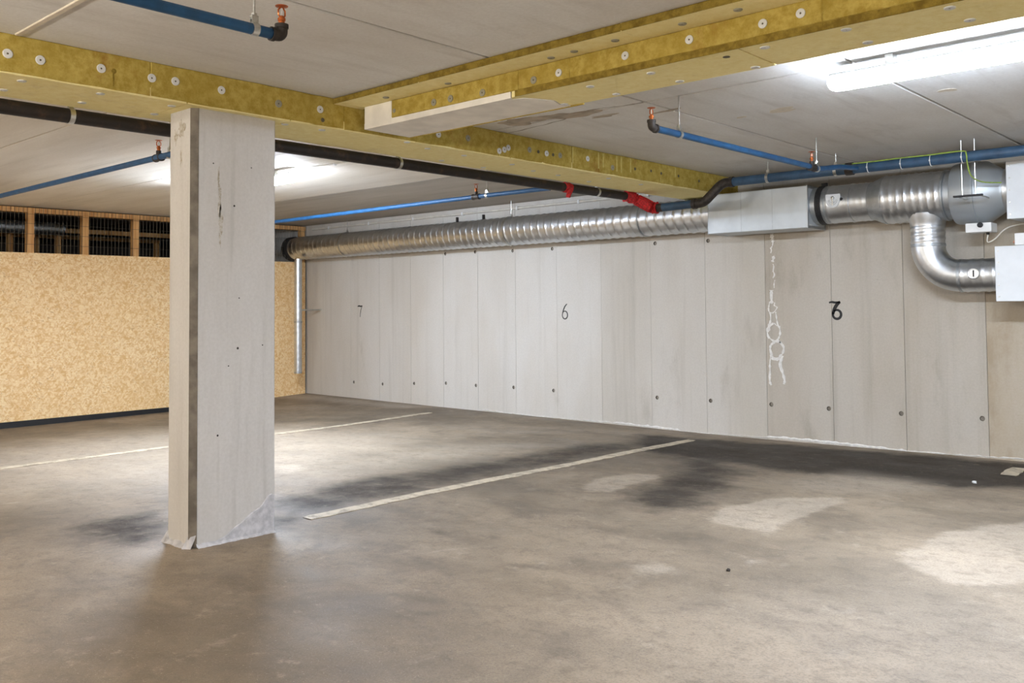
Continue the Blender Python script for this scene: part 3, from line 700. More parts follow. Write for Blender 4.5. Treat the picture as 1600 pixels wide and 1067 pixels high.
# ------------------------------------------------------------------ concrete pillar
def pillar():
    t = tag(empty('concrete_pillar'), 'square pale concrete pillar with chamfered edge under the yellow beam', 'pillar')
    x0, x1, y0, y1, c = -4.492, -4.247, 2.298, 2.782, .026
    poly = [(x0 + .012, y0), (x1 - c, y0), (x1, y0 + c * 1.1), (x1, y1 - .012), (x1 - .012, y1), (x0 + .012, y1), (x0, y1 - .012), (x0, y0 + .012)]
    bm = nb(); nz = 60; rows = []
    for k in range(nz + 1):
        z = .0 + (BZ + .004) * k / nz
        rows.append([bm.verts.new((px, py, z)) for px, py in poly])
    for k in range(nz):
        for i in range(8): bm.faces.new((rows[k][i], rows[k][(i + 1) % 8], rows[k + 1][(i + 1) % 8], rows[k + 1][i]))
    bm.faces.new(rows[-1]); bm.faces.new(list(reversed(rows[0])))
    obj('shaft', bm, M['pillar'], t)
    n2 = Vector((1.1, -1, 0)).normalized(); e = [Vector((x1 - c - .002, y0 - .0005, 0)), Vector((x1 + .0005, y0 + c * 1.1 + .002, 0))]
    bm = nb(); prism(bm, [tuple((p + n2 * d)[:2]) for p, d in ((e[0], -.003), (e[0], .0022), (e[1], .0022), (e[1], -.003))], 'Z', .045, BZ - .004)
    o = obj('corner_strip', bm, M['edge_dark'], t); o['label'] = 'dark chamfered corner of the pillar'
    # smeared pale mortar at the foot of the right face: higher towards the far edge
    rnd = random.Random(2); bm = nb(); rows = []
    n = 26
    for k in range(n + 1):
        y = y0 + c + (y1 - .012 - y0 - c) * k / n; s = k / n
        h = .012 + .17 * max(0, (s - .30) / .70) ** .9 + rnd.uniform(0, .012)
        if s > .86: h += .0 + .03 * math.sin((s - .86) * 20)
        z = zf(x1, y)
        rows.append([bm.verts.new((x1 - .001, y, z + h)), bm.verts.new((x1 + .004, y, z + h - .006)), bm.verts.new((x1 + .007, y, z + .01)), bm.verts.new((x1 + .02 + rnd.uniform(0, .012), y, z - .003))])
    for k in range(n):
        for i in range(3): bm.faces.new((rows[k][i], rows[k][i + 1], rows[k + 1][i + 1], rows[k + 1][i]))
    o = obj('mortar_patch', bm, M['mortar'], t); o['label'] = 'pale mortar smear at the pillar foot'
    bm = nb(); rows = []
    for k in range(15):
        s = k / 14; x = x0 - .012 + (x1 - x0 + .012) * s; y = y0 if s < .9 else y0 + c * (s - .9) * 10
        z = zf(x, y); h = .012 + .02 * rnd.random() + .045 * (abs(s - .92) < .09) + .03 * (s < .12)
        rows.append([bm.verts.new((x, y + .004, z + h)), bm.verts.new((x, y - .006, z + h * .6)), bm.verts.new((x, y - .022 - .012 * rnd.random(), z - .003))])
    for k in range(14):
        for i in range(2): bm.faces.new((rows[k][i], rows[k][i + 1], rows[k + 1][i + 1], rows[k + 1][i]))
    obj('mortar_fillet', bm, M['mortar'], t)
    # air holes and rust marks
    M['rust'] = simple('rust_mark', srgb(92, 74, 52), .85, 0, .2, 50)
    for (y, z, r) in [(2.553, 1.039, .007), (2.41, 1.99, .004), (2.63, 1.99, .004), (2.53, 1.78, .006), (2.50, .95, .004), (2.44, .60, .006), (2.56, 1.3, .004), (2.70, 1.05, .004)]:
        obj('air_hole', lathe(nb(), (x1 - .002, y, z), (1, 0, 0), [(0, r), (.0026, r * .9)], 10), M['grit'], t)
    for (y, z, w_, h_, sd) in [(2.445, 1.80, .010, .10, 1), (2.452, 1.70, .012, .07, 2), (2.44, 1.93, .006, .05, 3), (2.448, 1.60, .006, .04, 4)]:
        rnd = random.Random(sd); bm = nb(); n = 18; rr = [rnd.uniform(.55, 1.3) for _ in range(n)]
        A = [bm.verts.new((x1 + .0008, y + w_ * rr[k] * math.cos(2 * math.pi * k / n), z + h_ * rr[k] * math.sin(2 * math.pi * k / n))) for k in range(n)]
        bm.faces.new(A); r = bmesh.ops.extrude_face_region(bm, geom=list(bm.faces)); bmesh.ops.translate(bm, verts=[v for v in r['geom'] if isinstance(v, bmesh.types.BMVert)], vec=(-.0016, 0, 0))
        obj('rust_streak', bm, M['streak'], t)
    for (x, z, w_, h_, sd) in [(-4.36, 2.17, .035, .05, 6), (-4.42, 2.13, .025, .04, 8), (-4.37, 2.02, .012, .05, 7)]:
        rnd = random.Random(sd); bm = nb(); n = 18; rr = [rnd.uniform(.35, 1.3) for _ in range(n)]
        A = [bm.verts.new((x + w_ * rr[k] * math.cos(2 * math.pi * k / n), y0 - .0008, z + h_ * rr[k] * math.sin(2 * math.pi * k / n))) for k in range(n)]
        bm.faces.new(A); r = bmesh.ops.extrude_face_region(bm, geom=list(bm.faces)); bmesh.ops.translate(bm, verts=[v for v in r['geom'] if isinstance(v, bmesh.types.BMVert)], vec=(0, .0016, 0))
        obj('rust_streak', bm, M['streak'], t)
def streak_mat():
    m = Mat('rusty_run_mark')
    c = m.mix(m.ramp(m.noise((40, 40, 40), 6, .8), .42, .62), srgb(186, 179, 168), srgb(150, 139, 120))
    return m.fin(c, .85)
M['streak'] = streak_mat()
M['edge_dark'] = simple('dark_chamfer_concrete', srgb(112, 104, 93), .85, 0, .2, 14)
pillar()

# ------------------------------------------------------------------ insulated beams
_washer_me = {}
def washer(parent, p, nrm, kind='white', r=.022):
    key = (kind, nrm, r)
    if key not in _washer_me:
        bm = nb(); ax = Vector(nrm)
        lathe(bm, (0, 0, 0), ax, [(-.002, r), (.002, r), (.0035, r * .86), (.003, r * .26), (.0015, r * .2)], 16)
        bmesh.ops.recalc_face_normals(bm, faces=bm.faces)
        me = bpy.data.meshes.new('washer'); bm.to_mesh(me); bm.free()
        me.materials.append(M[{'white': 'washer', 'grey': 'washer_grey', 'dark': 'dark_dot'}[kind]])
        me.materials.append(M['dark_dot']); me.polygons[len(me.polygons) - 1].material_index = 1
        _washer_me[key] = me
    return link_obj('washer', _washer_me[key], None, parent, p)

def rough_board(parent, name, x0, x1, y0, y1, z0, z1, mat, seed, jit=.0025, fine=.06):
    """mineral wool board: box whose faces undulate slightly and whose corners are crushed"""
    rnd = random.Random(seed); bm = nb(); box(bm, x0, x1, y0, y1, z0, z1)
    L = (x1 - x0, y1 - y0, z1 - z0); ax = L.index(max(L)); k = max(1, int(max(L) / .12))
    es = [e for e in bm.edges if abs((e.verts[0].co - e.verts[1].co)[ax]) > max(L) * .9]
    bmesh.ops.subdivide_edges(bm, edges=es, cuts=k, use_grid_fill=True)
    es = [e for e in bm.edges if abs((e.verts[0].co - e.verts[1].co)[ax]) < 1e-6]
    bmesh.ops.bevel(bm, geom=[e for e in bm.edges if len(e.link_faces) == 2 and e.calc_face_angle(0) > .5], offset=.004, segments=1, affect='EDGES')
    for v in bm.verts: v.co += Vector((rnd.uniform(-jit, jit), rnd.uniform(-jit, jit), rnd.uniform(-jit, jit)))
    return obj(name, bm, mat, parent)

M['wool_dark'] = (lambda m: m.fin(m.mix(m.ramp(m.noise((20, 20, 20), 7, .75), .35, .65), srgb(112, 92, 38), srgb(150, 128, 58)), .95, 0, .1))(Mat('old_mineral_wool'))  # darker wool tone for board edges, flange fronts and the drip mark
def long_beam():
    t = tag(empty('insulated_beam'), 'long yellow mineral wool clad beam resting on the pillar', 'beam', 'insulated ceiling beams')
    obj('core', box(nb(), BX0 + .05, BX1 - .05, REAR_Y, WALL_Y, BZ + .05, CEIL + .01), M['plain'], t)
    cuts = [REAR_Y, -2.0, -.8, .36, 1.3, 2.05, 3.2, 4.51, 5.30, 6.5, WALL_Y - .002]
    for i, (a, b) in enumerate(zip(cuts[:-1], cuts[1:])):
        rough_board(t, 'face_board', BX1 - .05, BX1, a, b, BZ + .001, CEIL - .001, M['wool'], 20 + i, .0015)
        rough_board(t, 'far_board', BX0, BX0 + .05, a, b, BZ + .001, CEIL - .001, M['wool'], 60 + i, .0015)
    cuts = [REAR_Y, -1.6, -.2, 1.02, 2.24, 2.84, 3.75, 4.62, 5.75, 6.7, WALL_Y - .002]
    for i, (a, b) in enumerate(zip(cuts[:-1], cuts[1:])):
        rough_board(t, 'underside_board', BX0 + .002, BX1 - .002, a + .001, b - .001, BZ - .003, BZ + .05, M['wool_under'], 40 + i, .0015)
    LF = [(1.414, 2.347), (1.547, 2.345), (1.813, 2.358), (2.055, 2.357), (2.175, 2.363), (2.424, 2.362), (2.762, 2.346), (3.033, 2.357), (3.05, 2.30), (3.94, 2.338), (4.204, 2.349), (4.505, 2.301), (4.556, 2.316), (4.596, 2.334), (4.817, 2.347), (4.914, 2.345), (5.006, 2.343), (5.078, 2.342), (5.159, 2.347), (5.49, 2.361), (5.811, 2.327), (6.12, 2.35), (6.352, 2.358), (6.506, 2.353), (6.778, 2.358), (7.119, 2.347), (.9, 2.35), (.4, 2.35)]
    for i, (y, z) in enumerate(LF):
        k = 'grey' if i in (6, 10, 14, 18, 20) else ('dark' if i in (8, 15, 17, 21, 22, 23, 24, 25) else 'white')
        washer(t, (BX1 + .001, y, z), (1, 0, 0), k, .021 if k != 'dark' else .012)
    for (x, y) in [(-4.291, 1.505), (-4.528, 1.509), (-4.537, 1.868), (-4.286, 1.849), (-4.541, 2.239), (-4.293, 2.206), (-4.286, 2.863), (-4.276, 3.104), (-4.223, 3.7), (-4.302, 3.943), (-4.33, 4.301), (-4.593, 4.342), (-4.362, 4.817), (-4.458, 5.16), (-4.475, 5.476), (-4.53, 5.941), (-4.613, 4.779), (-4.30, 5.9), (-4.33, 6.4)]:
        washer(t, (x, y, BZ - .004), (0, 0, -1), 'white', .02)
    # drip mark below the dark nail hole
    bm = nb(); lathe(bm, (BX1 - .001, 1.872, 2.357), (1, 0, 0), [(0, .014), (.0022, .011)], 9)
    box(bm, BX1 - .0005, BX1 + .0012, 1.866, 1.873, 2.285, 2.35)
    obj('drip_mark', bm, M['wool_dark'], t)
    # glue runs down the far end of the face
    for y in (5.3, 5.62, 5.68, 5.86, 5.92, 6.05, 6.72):
        obj('glue_run', box(nb(), BX1 - .0005, BX1 + .0022, y, y + .016, BZ + .03 + .05 * random.random(), CEIL - .01), M['wool_pale'], t)
M['wool_pale'] = simple('pale_glue_run', srgb(200, 182, 104), .9, 0, .08, 30)
long_beam()

def cross_beam():
    t = tag(empty('insulated_beam'), 'stepped yellow cross beam with white board end meeting the long beam', 'beam', 'insulated ceiling beams')
    X1 = RIGHT_X; FZ = 2.40; FY0 = 3.118; X0 = BX1 + .004; XE = -4.12
    obj('core', box(nb(), XE + .01, X1, CY0 + .045, CY1 - .035, CZ + .03, CEIL - .001), M['plain'], t)
    # flange boards against the ceiling stand out in front of the web
    cuts = [X0, -3.47, -2.2, -.95, .3, 1.5, 2.7, 4.0, X1]
    for i, (a, b) in enumerate(zip(cuts[:-1], cuts[1:])):
        bm = nb(); box(bm, a, b, FY0, CY0 + .044, FZ, CEIL - (.001 if i else .004), .003)
        bmesh.ops.recalc_face_normals(bm, faces=bm.faces)
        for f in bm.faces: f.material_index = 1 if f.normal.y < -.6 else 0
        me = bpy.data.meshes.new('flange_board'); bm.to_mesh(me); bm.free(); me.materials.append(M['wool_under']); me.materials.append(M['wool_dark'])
        link_obj('flange_board', me, None, t)
    o = rough_board(t, 'end_board', XE, -3.882, CY0, CY0 + .045, CZ + .002, FZ - .001, M['white_board'], 5, .001); o['label'] = 'white board at the beam end'
    cuts = [-3.88, -2.93, -2.61, -1.4, -.15, 1.05, 2.25, 3.45, X1]
    for i, (a, b) in enumerate(zip(cuts[:-1], cuts[1:])):
        rough_board(t, 'face_board', a, b, CY0, CY0 + .044, CZ + .028, FZ - .001, M['wool'], 140 + i, .0012)
        rough_board(t, 'far_board', a, b, CY1 - .034, CY1, CZ + .028, CEIL - .002, M['wool'], 160 + i, .0012)
    rough_board(t, 'far_board', XE, -3.881, CY1 - .034, CY1, CZ + .004, CEIL - .002, M['wool'], 180, .0012)
    # underside: white board first, its broken end jagged, then yellow boards
    jag = [(-2.98, CY0 + .001), (-3.0, CY0 + .03), (-2.94, CY0 + .05), (-2.90, CY0 + .12), (-2.87, CY0 + .2), (-2.90, CY0 + .28), (-2.88, CY1 - .001)]
    o = obj('white_underside', prism(nb(), [(XE, CY0 + .001)] + jag + [(XE, CY1 - .001)], 'Z', CZ - .005, CZ + .027), M['white_board'], t); o['label'] = 'white board with a broken end under the beam'
    yj = [(x + .006, y) for x, y in jag]
    obj('underside_board', prism(nb(), yj + [(-1.755, CY1), (-1.755, CY0)], 'Z', CZ - .002, CZ + .027), M['wool_under'], t)
    cuts = [-1.752, -.48, .74, 1.96, 3.2, X1]
    for i, (a, b) in enumerate(zip(cuts[:-1], cuts[1:])):
        rough_board(t, 'underside_board', a + .001, b - .001, CY0 + .001, CY1 - .001, CZ - .002, CZ + .027, M['wool_under'], 190 + i, .0012)
    K, KB = 1.0346, 1.0333
    for i, (x, z) in enumerate([(-3.726, 2.301), (-3.414, 2.297), (-3.291, 2.297), (-3.066, 2.29), (-2.735, 2.295), (-2.585, 2.302), (-2.219, 2.31), (-1.905, 2.315), (-1.585, 2.311), (-1.434, 2.317), (-1.0, 2.31)]):
        washer(t, (x * K, CY0 - .001, 1.25 + (z - 1.25) * K), (0, -1, 0), 'white' if i > 4 else 'grey', .019 if i else .012)
    for (x, y) in [(-2.475, 3.264), (-2.789, 3.468), (-2.143, 3.255), (-2.132, 3.466), (-2.478, 3.469), (-1.775, 3.479), (-1.608, 3.235), (-1.287, 3.227), (-1.292, 3.444), (-0.936, 3.23), (-0.926, 3.419)]:
        washer(t, (x * KB, y * KB, CZ - .003), (0, 0, -1), 'white', .02)
    for (x, y) in [(-3.845, 3.217), (-3.371, 3.235), (-2.675, 3.23), (-2.531, 3.221), (-2.296, 3.211), (-1.958, 3.21), (-1.704, 3.206)]:
        washer(t, (x, y, FZ - .001), (0, 0, -1), 'grey', .018)
    obj('dark_hole', lathe(nb(), (-1.843, 3.362, CZ - .004), (0, 0, 1), [(0, .016), (.003, .014)], 9), M['dark_dot'], t)
    obj('board_edge', box(nb(), -2.95, X1, CY0 - .0035, CY0 + .0005, CZ - .003, CZ + .0275), M['wool_dark'], t)
    obj('loose_flap', prism(nb(), [(XE, CY1), (-2.8, CY1), (-2.8, CY1 + .010), (XE, CY1 + .010)], 'Z', CZ - .008, CZ + .003), M['wool'], t)
cross_beam()

# ------------------------------------------------------------------ luminaires
def batten(x0, x1, y, label, mat):
    t = tag(empty('batten_light'), label, 'light', 'batten lights')
    zc = 2.343; hw = .046
    # diffuser: rounded trough, ends rounded in
    prof = [(-hw * .96, .030), (-hw, .022), (-hw, -.004), (-hw * .92, -.022), (-hw * .66, -.034), (-hw * .25, -.039), (hw * .25, -.039), (hw * .66, -.034), (hw * .92, -.022), (hw, -.004), (hw, .022), (hw * .96, .030)]
    bm = nb(); rows = []
    st = [(x0, .50), (x0 + .008, .78), (x0 + .022, .93), (x0 + .045, 1.0), (x1 - .045, 1.0), (x1 - .022, .93), (x1 - .008, .78), (x1, .50)]
    for xx, k in st:
        rows.append([bm.verts.new((xx, y + u * (.5 + .5 * k), zc + (v if v > 0 else v * k))) for u, v in prof])
    for i in range(len(rows) - 1):
        for k in range(len(prof)): bm.faces.new((rows[i][k], rows[i][(k + 1) % len(prof)], rows[i + 1][(k + 1) % len(prof)], rows[i + 1][k]))
    bm.faces.new(rows[0]); bm.faces.new(list(reversed(rows[-1])))
    bmesh.ops.recalc_face_normals(bm, faces=bm.faces)
    for f in bm.faces:
        f.material_index = 0 if f.normal.z < -.55 else 1
    me = bpy.data.meshes.new('diffuser'); bm.to_mesh(me); bm.free(); me.materials.append(M[mat]); me.materials.append(M[mat + '_side'])
    link_obj('diffuser', me, None, t, None, True)
    obj('housing', box(nb(), x0 + .012, x1 - .012, y - .043, y + .043, zc + .0305, zc + .042, .003, 2), M['housing'], t)
    for k in (.2, .8):
        x = x0 + (x1 - x0) * k
        obj('mounting_bracket', box(nb(), x - .02, x + .02, y - .03, y + .03, zc + .0425, CEIL - .0003, .002), M['zinc'], t)
    return t
batten(-1.85, -.35, 4.42, 'long glowing batten light at the right beside the cross beam', 'lamp_row')
t2 = batten(-8.05, -6.47, 4.42, 'batten light half hidden behind the concrete pillar', 'lamp_far')
batten(4.2, 5.7, 4.42, 'batten light at the far right end of the bays', 'lamp_row')  # extra batten added out of view for brightness
def pendant(x0, x1, y, z, label):  # fill lamps added out of view to brighten the near ceiling and beams
    t = tag(empty('pendant_tube_light'), label, 'light', 'pendant tube lights over the aisle')
    obj('tube', tube(nb(), [(x0, y, z), (x0 + .01, y, z), (x1 - .01, y, z), (x1, y, z)], [.02, .04, .04, .02], 16), M['lamp_rear'], t, True)
    for x in (x0 - .03, x1 + .002): obj('end_cap', box(nb(), x, x + .028, y - .045, y + .045, z - .045, z + .045, .006), M['housing'], t)
    for x in (x0 - .016, x1 + .016): obj('suspension_rod', tube(nb(), [(x, y, z + .045), (x, y, CEIL - .0005)], .004, 8), M['zinc'], t)
pendant(-3.7, -2.2, -.95, 2.0, 'hanging tube light over the aisle near the middle')
pendant(-8.4, -6.9, -1.3, 2.0, 'hanging tube light over the aisle at the partition end')
pendant(1.6, 3.1, -.95, 2.0, 'hanging tube light over the aisle at the right end')
c = tag(empty('lamp_cable'), 'thin white cable clipped to the slab beside the hidden batten light', 'cable')
obj('cable_run', tube(nb(), fillet([(-6.5, 4.43, 2.39), (-6.42, 4.50, CEIL - .008), (-6.2, 4.55, CEIL - .008), (-4.75, 4.56, CEIL - .008)], .05), .006, 8), M['cable'], c, True)
for x in (-6.1, -5.7, -5.3, -4.9): obj('cable_clip', box(nb(), x - .008, x + .008, 4.545, 4.57, CEIL - .018, CEIL, .002), M['plastic'], c)

# ------------------------------------------------------------------ sprinkler pipework
def head(parent, x, y, z):
    """upright sprinkler head: threaded nipple, two frame arms, bulb and deflector"""
    h = obj('sprinkler_head', lathe(nb(), (x, y, z), (0, 0, 1), [(0, .011), (.014, .011), (.015, .014), (.024, .014), (.025, .009), (.032, .008)], 12), M['copper'], parent, True)
    bm = nb()
    for s in (-1, 1): tube(bm, [(x, y + s * .006, z + .026), (x, y + s * .014, z + .036), (x, y + s * .014, z + .052), (x, y + s * .004, z + .064)], .0032, 6)
    obj('frame_arms', bm, M['copper'], h, True)
    obj('deflector', lathe(nb(), (x, y, z + .063), (0, 0, 1), [(0, .006), (.003, .022), (.005, .023), (.007, .006)], 14), M['copper'], h)
    obj('bulb', tube(nb(), [(x, y, z + .030), (x, y, z + .06)], .0035, 8), M['plastic'], h, True)
def hanger(parent, x, y, z, r, axis):
    c = obj('hanger_clamp', nb_ring(x, y, z, r, axis), M['zinc'], parent, True)
    obj('hanger_rod', tube(nb(), [(x, y, z + r + .028), (x, y, CEIL - .0005)], .004, 8), M['zinc'], c)
    obj('hanger_nut', lathe(nb(), (x, y, z + r + .016), (0, 0, 1), [(0, .011), (.02, .011)], 6), M['zinc'], c)
def nb_ring(x, y, z, r, axis):
    bm = nb(); n = 20; w = .012
    for k in range(n): pass
    rows = []
    for k in range(n):
        a = 2 * math.pi * k / n
        for_ = []
        for rr, s in ((r + .0005, -w), (r + .0045, -w), (r + .0045, w), (r + .0005, w)):
            u, v = rr * math.cos(a), rr * math.sin(a)
            for_.append(bm.verts.new((x + s, y + u, z + v) if axis == 'X' else (x + u, y + s, z + v)))
        rows.append(for_)
    for k in range(n):
        for i in range(4): bm.faces.new((rows[k][i], rows[k][(i + 1) % 4], rows[(k + 1) % n][(i + 1) % 4], rows[(k + 1) % n][i]))
    # two ears up to the nut
    for s in (-1, 1):
        if axis == 'X': box(bm, x - w, x + w, y + s * .008 - .0015, y + s * .008 + .0015, z + r - .002, z + r + .028)
        else: box(bm, x + s * .008 - .0015, x + s * .008 + .0015, y - w, y + w, z + r - .002, z + r + .028)
    return bm
PZ = 2.212; PR = .0195
def elbow(parent, p, d, up_=.04):
    """90 degree fitting: horizontal socket towards d, vertical socket upwards"""
    p = Vector(p); d = Vector(d)
    bm = nb(); tube(bm, fillet([p + d * .045, p, p + Vector((0, 0, up_))], .03), .0215, 14)
    lathe(bm, p + d * .045, -d, [(0, .0255), (.014, .0255)], 14); lathe(bm, p + Vector((0, 0, up_ - .012)), (0, 0, 1), [(0, .0245), (.014, .0245)], 14)
    return obj('elbow_fitting', bm, M['fitting'], parent, True)
def tee(parent, p, axis):
    p = Vector(p); d = Vector((1, 0, 0)) if axis == 'X' else Vector((0, 1, 0)); bm = nb()
    tube(bm, [p - d * .04, p + d * .04], .0235, 14); lathe(bm, p - d * .042, d, [(0, .0265), (.014, .0265)], 14); lathe(bm, p + d * .028, d, [(0, .0265), (.014, .0265)], 14)
    tube(bm, [p, p + Vector((0, 0, .045))], .0165, 12)
    return obj('tee_fitting', bm, M['fitting'], parent, True)

t = tag(empty('sprinkler_pipe'), 'blue sprinkler pipe nearest the camera at the top left', 'pipe', 'sprinkler branch pipes')
obj('pipe_run', tube(nb(), [(-2.75, -2.0, PZ), (-2.75, 1.79, PZ)], PR), M['blue'], t, True)
elbow(t, (-2.75, 1.823, PZ), (0, -1, 0)); head(t, -2.75, 1.823, PZ + .04)
hanger(t, -2.75, 1.712, PZ, PR, 'Y'); hanger(t, -2.75, -.2, PZ, PR, 'Y')
t = tag(empty('sprinkler_pipe'), 'blue sprinkler pipe running from the cross beam to the blue main', 'pipe', 'sprinkler branch pipes')
obj('pipe_run', tube(nb(), fillet([(-2.74, 4.19, PZ), (-2.74, 6.35, PZ + .005), (-2.74, 6.7, PZ + .06), (-2.74, 7.008, PZ + .083)], .1), PR), M['blue'], t, True)
elbow(t, (-2.74, 4.16, PZ), (0, 1, 0)); head(t, -2.74, 4.16, PZ + .04)
hanger(t, -2.74, 4.442, PZ, PR, 'Y')
tee(t, (-2.74, 6.2, PZ), 'Y'); head(t, -2.74, 6.2, PZ + .045); hanger(t, -2.74, 6.28, PZ, PR, 'Y')
t = tag(empty('sprinkler_pipe'), 'blue sprinkler pipe left of the pillar reaching towards the partition', 'pipe', 'sprinkler branch pipes')
obj('pipe_run', tube(nb(), [(-10.9, 2.82, PZ + .01), (-4.777, 2.79, PZ + .01)], PR), M['blue'], t, True)
tee(t, (-5.615, 2.8, PZ + .01), 'X'); head(t, -5.615, 2.8, PZ + .055); hanger(t, -5.47, 2.8, PZ + .01, PR, 'X'); hanger(t, -8.9, 2.81, PZ + .01, PR, 'X')
t = tag(empty('sprinkler_pipe'), 'blue sprinkler pipe right of the pillar above the long round duct', 'pipe', 'sprinkler branch pipes')
obj('pipe_run', tube(nb(), [(-11.0, 5.82, PZ), (-5.5, 5.72, PZ), (-4.777, 5.74, PZ)], PR), M['blue'], t, True)
tee(t, (-5.612, 5.722, PZ), 'X'); head(t, -5.612, 5.722, PZ + .045); hanger(t, -5.478, 5.722, PZ, PR, 'X'); hanger(t, -9.4, 5.79, PZ, PR, 'X')

# black and blue main
def main_pipe():
    t = tag(empty('sprinkler_main'), 'thick black main pipe along the long beam turning into blue pipe', 'pipe')
    R = .0375; X = -4.735; Z = 2.228
    obj('black_pipe', tube(nb(), [(X, REAR_Y + .01, Z), (X, 6.80, Z)], R, 20), M['iron'], t, True)
    for y in (1.893, 4.067, 6.318, -.5):
        c = obj('pipe_clip', nb_ring(X, y, Z, R, 'Y'), M['zinc'], t, True)
        obj('clip_rod', tube(nb(), [(X, y, Z + R + .02), (X, y, CEIL - .0005)], .004, 8), M['zinc'], c)
    p = fillet([(X, 6.78, Z), (X, 6.86, Z), (-4.60, 6.99, 2.125), (-4.50, 7.0, 2.125)], .06)
    obj('offset_bend', tube(nb(), p, R, 18), M['iron'], t, True)
    # red sealing wrap: lumpy sleeve round the bend
    rnd = random.Random(11); pp = fillet([(X, 6.74, Z), (X, 6.86, Z), (-4.60, 6.99, 2.125), (-4.54, 6.996, 2.125)], .06, 8)
    def lumpy(pts, r0, amp, n=16):
        bm = nb(); rings = []
        for p_, a, b in frames(pts):
            rings.append([bm.verts.new(p_ + (a * math.cos(2 * math.pi * k / n) + b * math.sin(2 * math.pi * k / n)) * (r0 + rnd.uniform(0, amp))) for k in range(n)])
        for q in range(len(rings) - 1):
            for k in range(n): bm.faces.new((rings[q][k], rings[q][(k + 1) % n], rings[q + 1][(k + 1) % n], rings[q + 1][k]))
        bm.faces.new(rings[0]); bm.faces.new(list(reversed(rings[-1]))); return bm
    fine = []
    for i in range(len(pp) - 1):
        for k in range(2): fine.append(pp[i] * (1 - k / 2) + pp[i + 1] * (k / 2))
    o = obj('red_wrap', lumpy(fine, R + .002, .020), M['red'], t); o['label'] = 'red sealing wrap round the bend'
    bm = lumpy([(X, 5.86, Z), (X, 5.89, Z), (X, 5.92, Z), (X, 5.95, Z)], R + .001, .008)
    fine = [Vector((X + .03, 5.905, Z - .01)), Vector((X + .028, 5.905, Z - .04)), Vector((X + .024, 5.90, Z - .065)), Vector((X + .02, 5.90, Z - .085))]
    m2 = lumpy(fine, .014, .012, 8)
    me = bpy.data.meshes.new('tmp'); m2.to_mesh(me); m2.free(); bm.from_mesh(me); bpy.data.meshes.remove(me)
    o = obj('red_tag', bm, M['red'], t); o['label'] = 'red wrap hanging from the black pipe'
    obj('blue_offset', tube(nb(), [(-4.52, 7.0, 2.125), (-4.15, 7.0, 2.132)], R, 20), M['blue_dark'], t, True)
    p = fillet([(-4.17, 7.0, 2.132), (-4.08, 7.0, 2.134), (-3.92, 7.04, 2.295), (-3.82, 7.05, 2.297)], .07)
    bm = nb(); tube(bm, p, R + .003, 18)
    lathe(bm, (-4.19, 7.0, 2.131), (1, 0, 0), [(0, R + .008), (.035, R + .008)], 18); lathe(bm, (-3.85, 7.05, 2.297), (1, 0, 0), [(0, R + .008), (.035, R + .008)], 18)
    obj('swan_neck', bm, M['fitting'], t, True)
    obj('blue_main', tube(nb(), [(-3.83, 7.05, 2.297), (RIGHT_X - .01, 7.08, 2.305)], R + .001, 22), M['blue_dark'], t, True)
    bm = nb(); lathe(bm, (-2.84, 7.052, 2.299), (1, 0, 0), [(0, R + .004), (.004, R + .013), (.06, R + .013), (.064, R + .004)], 18)
    for s in (-1, 1): box(bm, -2.835, -2.785, 7.052 + s * (R + .006) - .01, 7.052 + s * (R + .006) + .01, 2.288, 2.312, .003)
    obj('coupling', bm, M['fitting'], t, True)
    for x in (-3.5, -2.92, -1.25, .5, 2.5):
        c = obj('pipe_clip', nb_ring(x, 7.055, 2.299, R + .001, 'X'), M['zinc'], t, True)
        obj('clip_rod', tube(nb(), [(x, 7.055, 2.299 + R + .02), (x, 7.055, CEIL - .0005)], .004, 8), M['zinc'], c)
    # earth wire tied to the pipe
    w = obj('earth_wire', tube(nb(), smooth3([(-2.95, 7.03, 2.338), (-2.66, 7.025, 2.334), (-2.41, 7.03, 2.338), (-2.2, 7.025, 2.336), (-1.98, 7.02, 2.338), (-1.945, 7.005, 2.31), (-1.94, 7.005, 2.25), (-1.93, 7.05, 2.16), (-1.90, 7.2, 2.125), (-1.80, 7.32, 2.12)]), .0045, 8), M['greenwire'], t, True)
    w['label'] = 'green and yellow earth wire'
    for x in (-2.661, -2.411, -2.199, -1.982):
        obj('cable_tie', nb_tie(x, 7.056, 2.299, R + .0055), M['plastic'], t, True)
def nb_tie(x, y, z, r):
    bm = nb(); tube(bm, [(x, y + r * math.cos(2 * math.pi * k / 24), z + r * math.sin(2 * math.pi * k / 24)) for k in range(25)], .0032, 6, False)
    box(bm, x - .005, x + .005, y - r - .006, y - r + .002, z - .01, z + .0, .001); return bm
def smooth3(p, k=5):
    p = [Vector(q) for q in p]; out = []
    for i in range(len(p) - 1):
        p0, p1, p2, p3 = p[max(0, i - 1)], p[i], p[i + 1], p[min(len(p) - 1, i + 2)]
        for j in range(k):
            t = j / k
            out.append(0.5 * (2 * p1 + (p2 - p0) * t + (2 * p0 - 5 * p1 + 4 * p2 - p3) * t * t + (3 * p1 - p0 - 3 * p2 + p3) * t ** 3))
    out.append(p[-1]); return out
main_pipe()

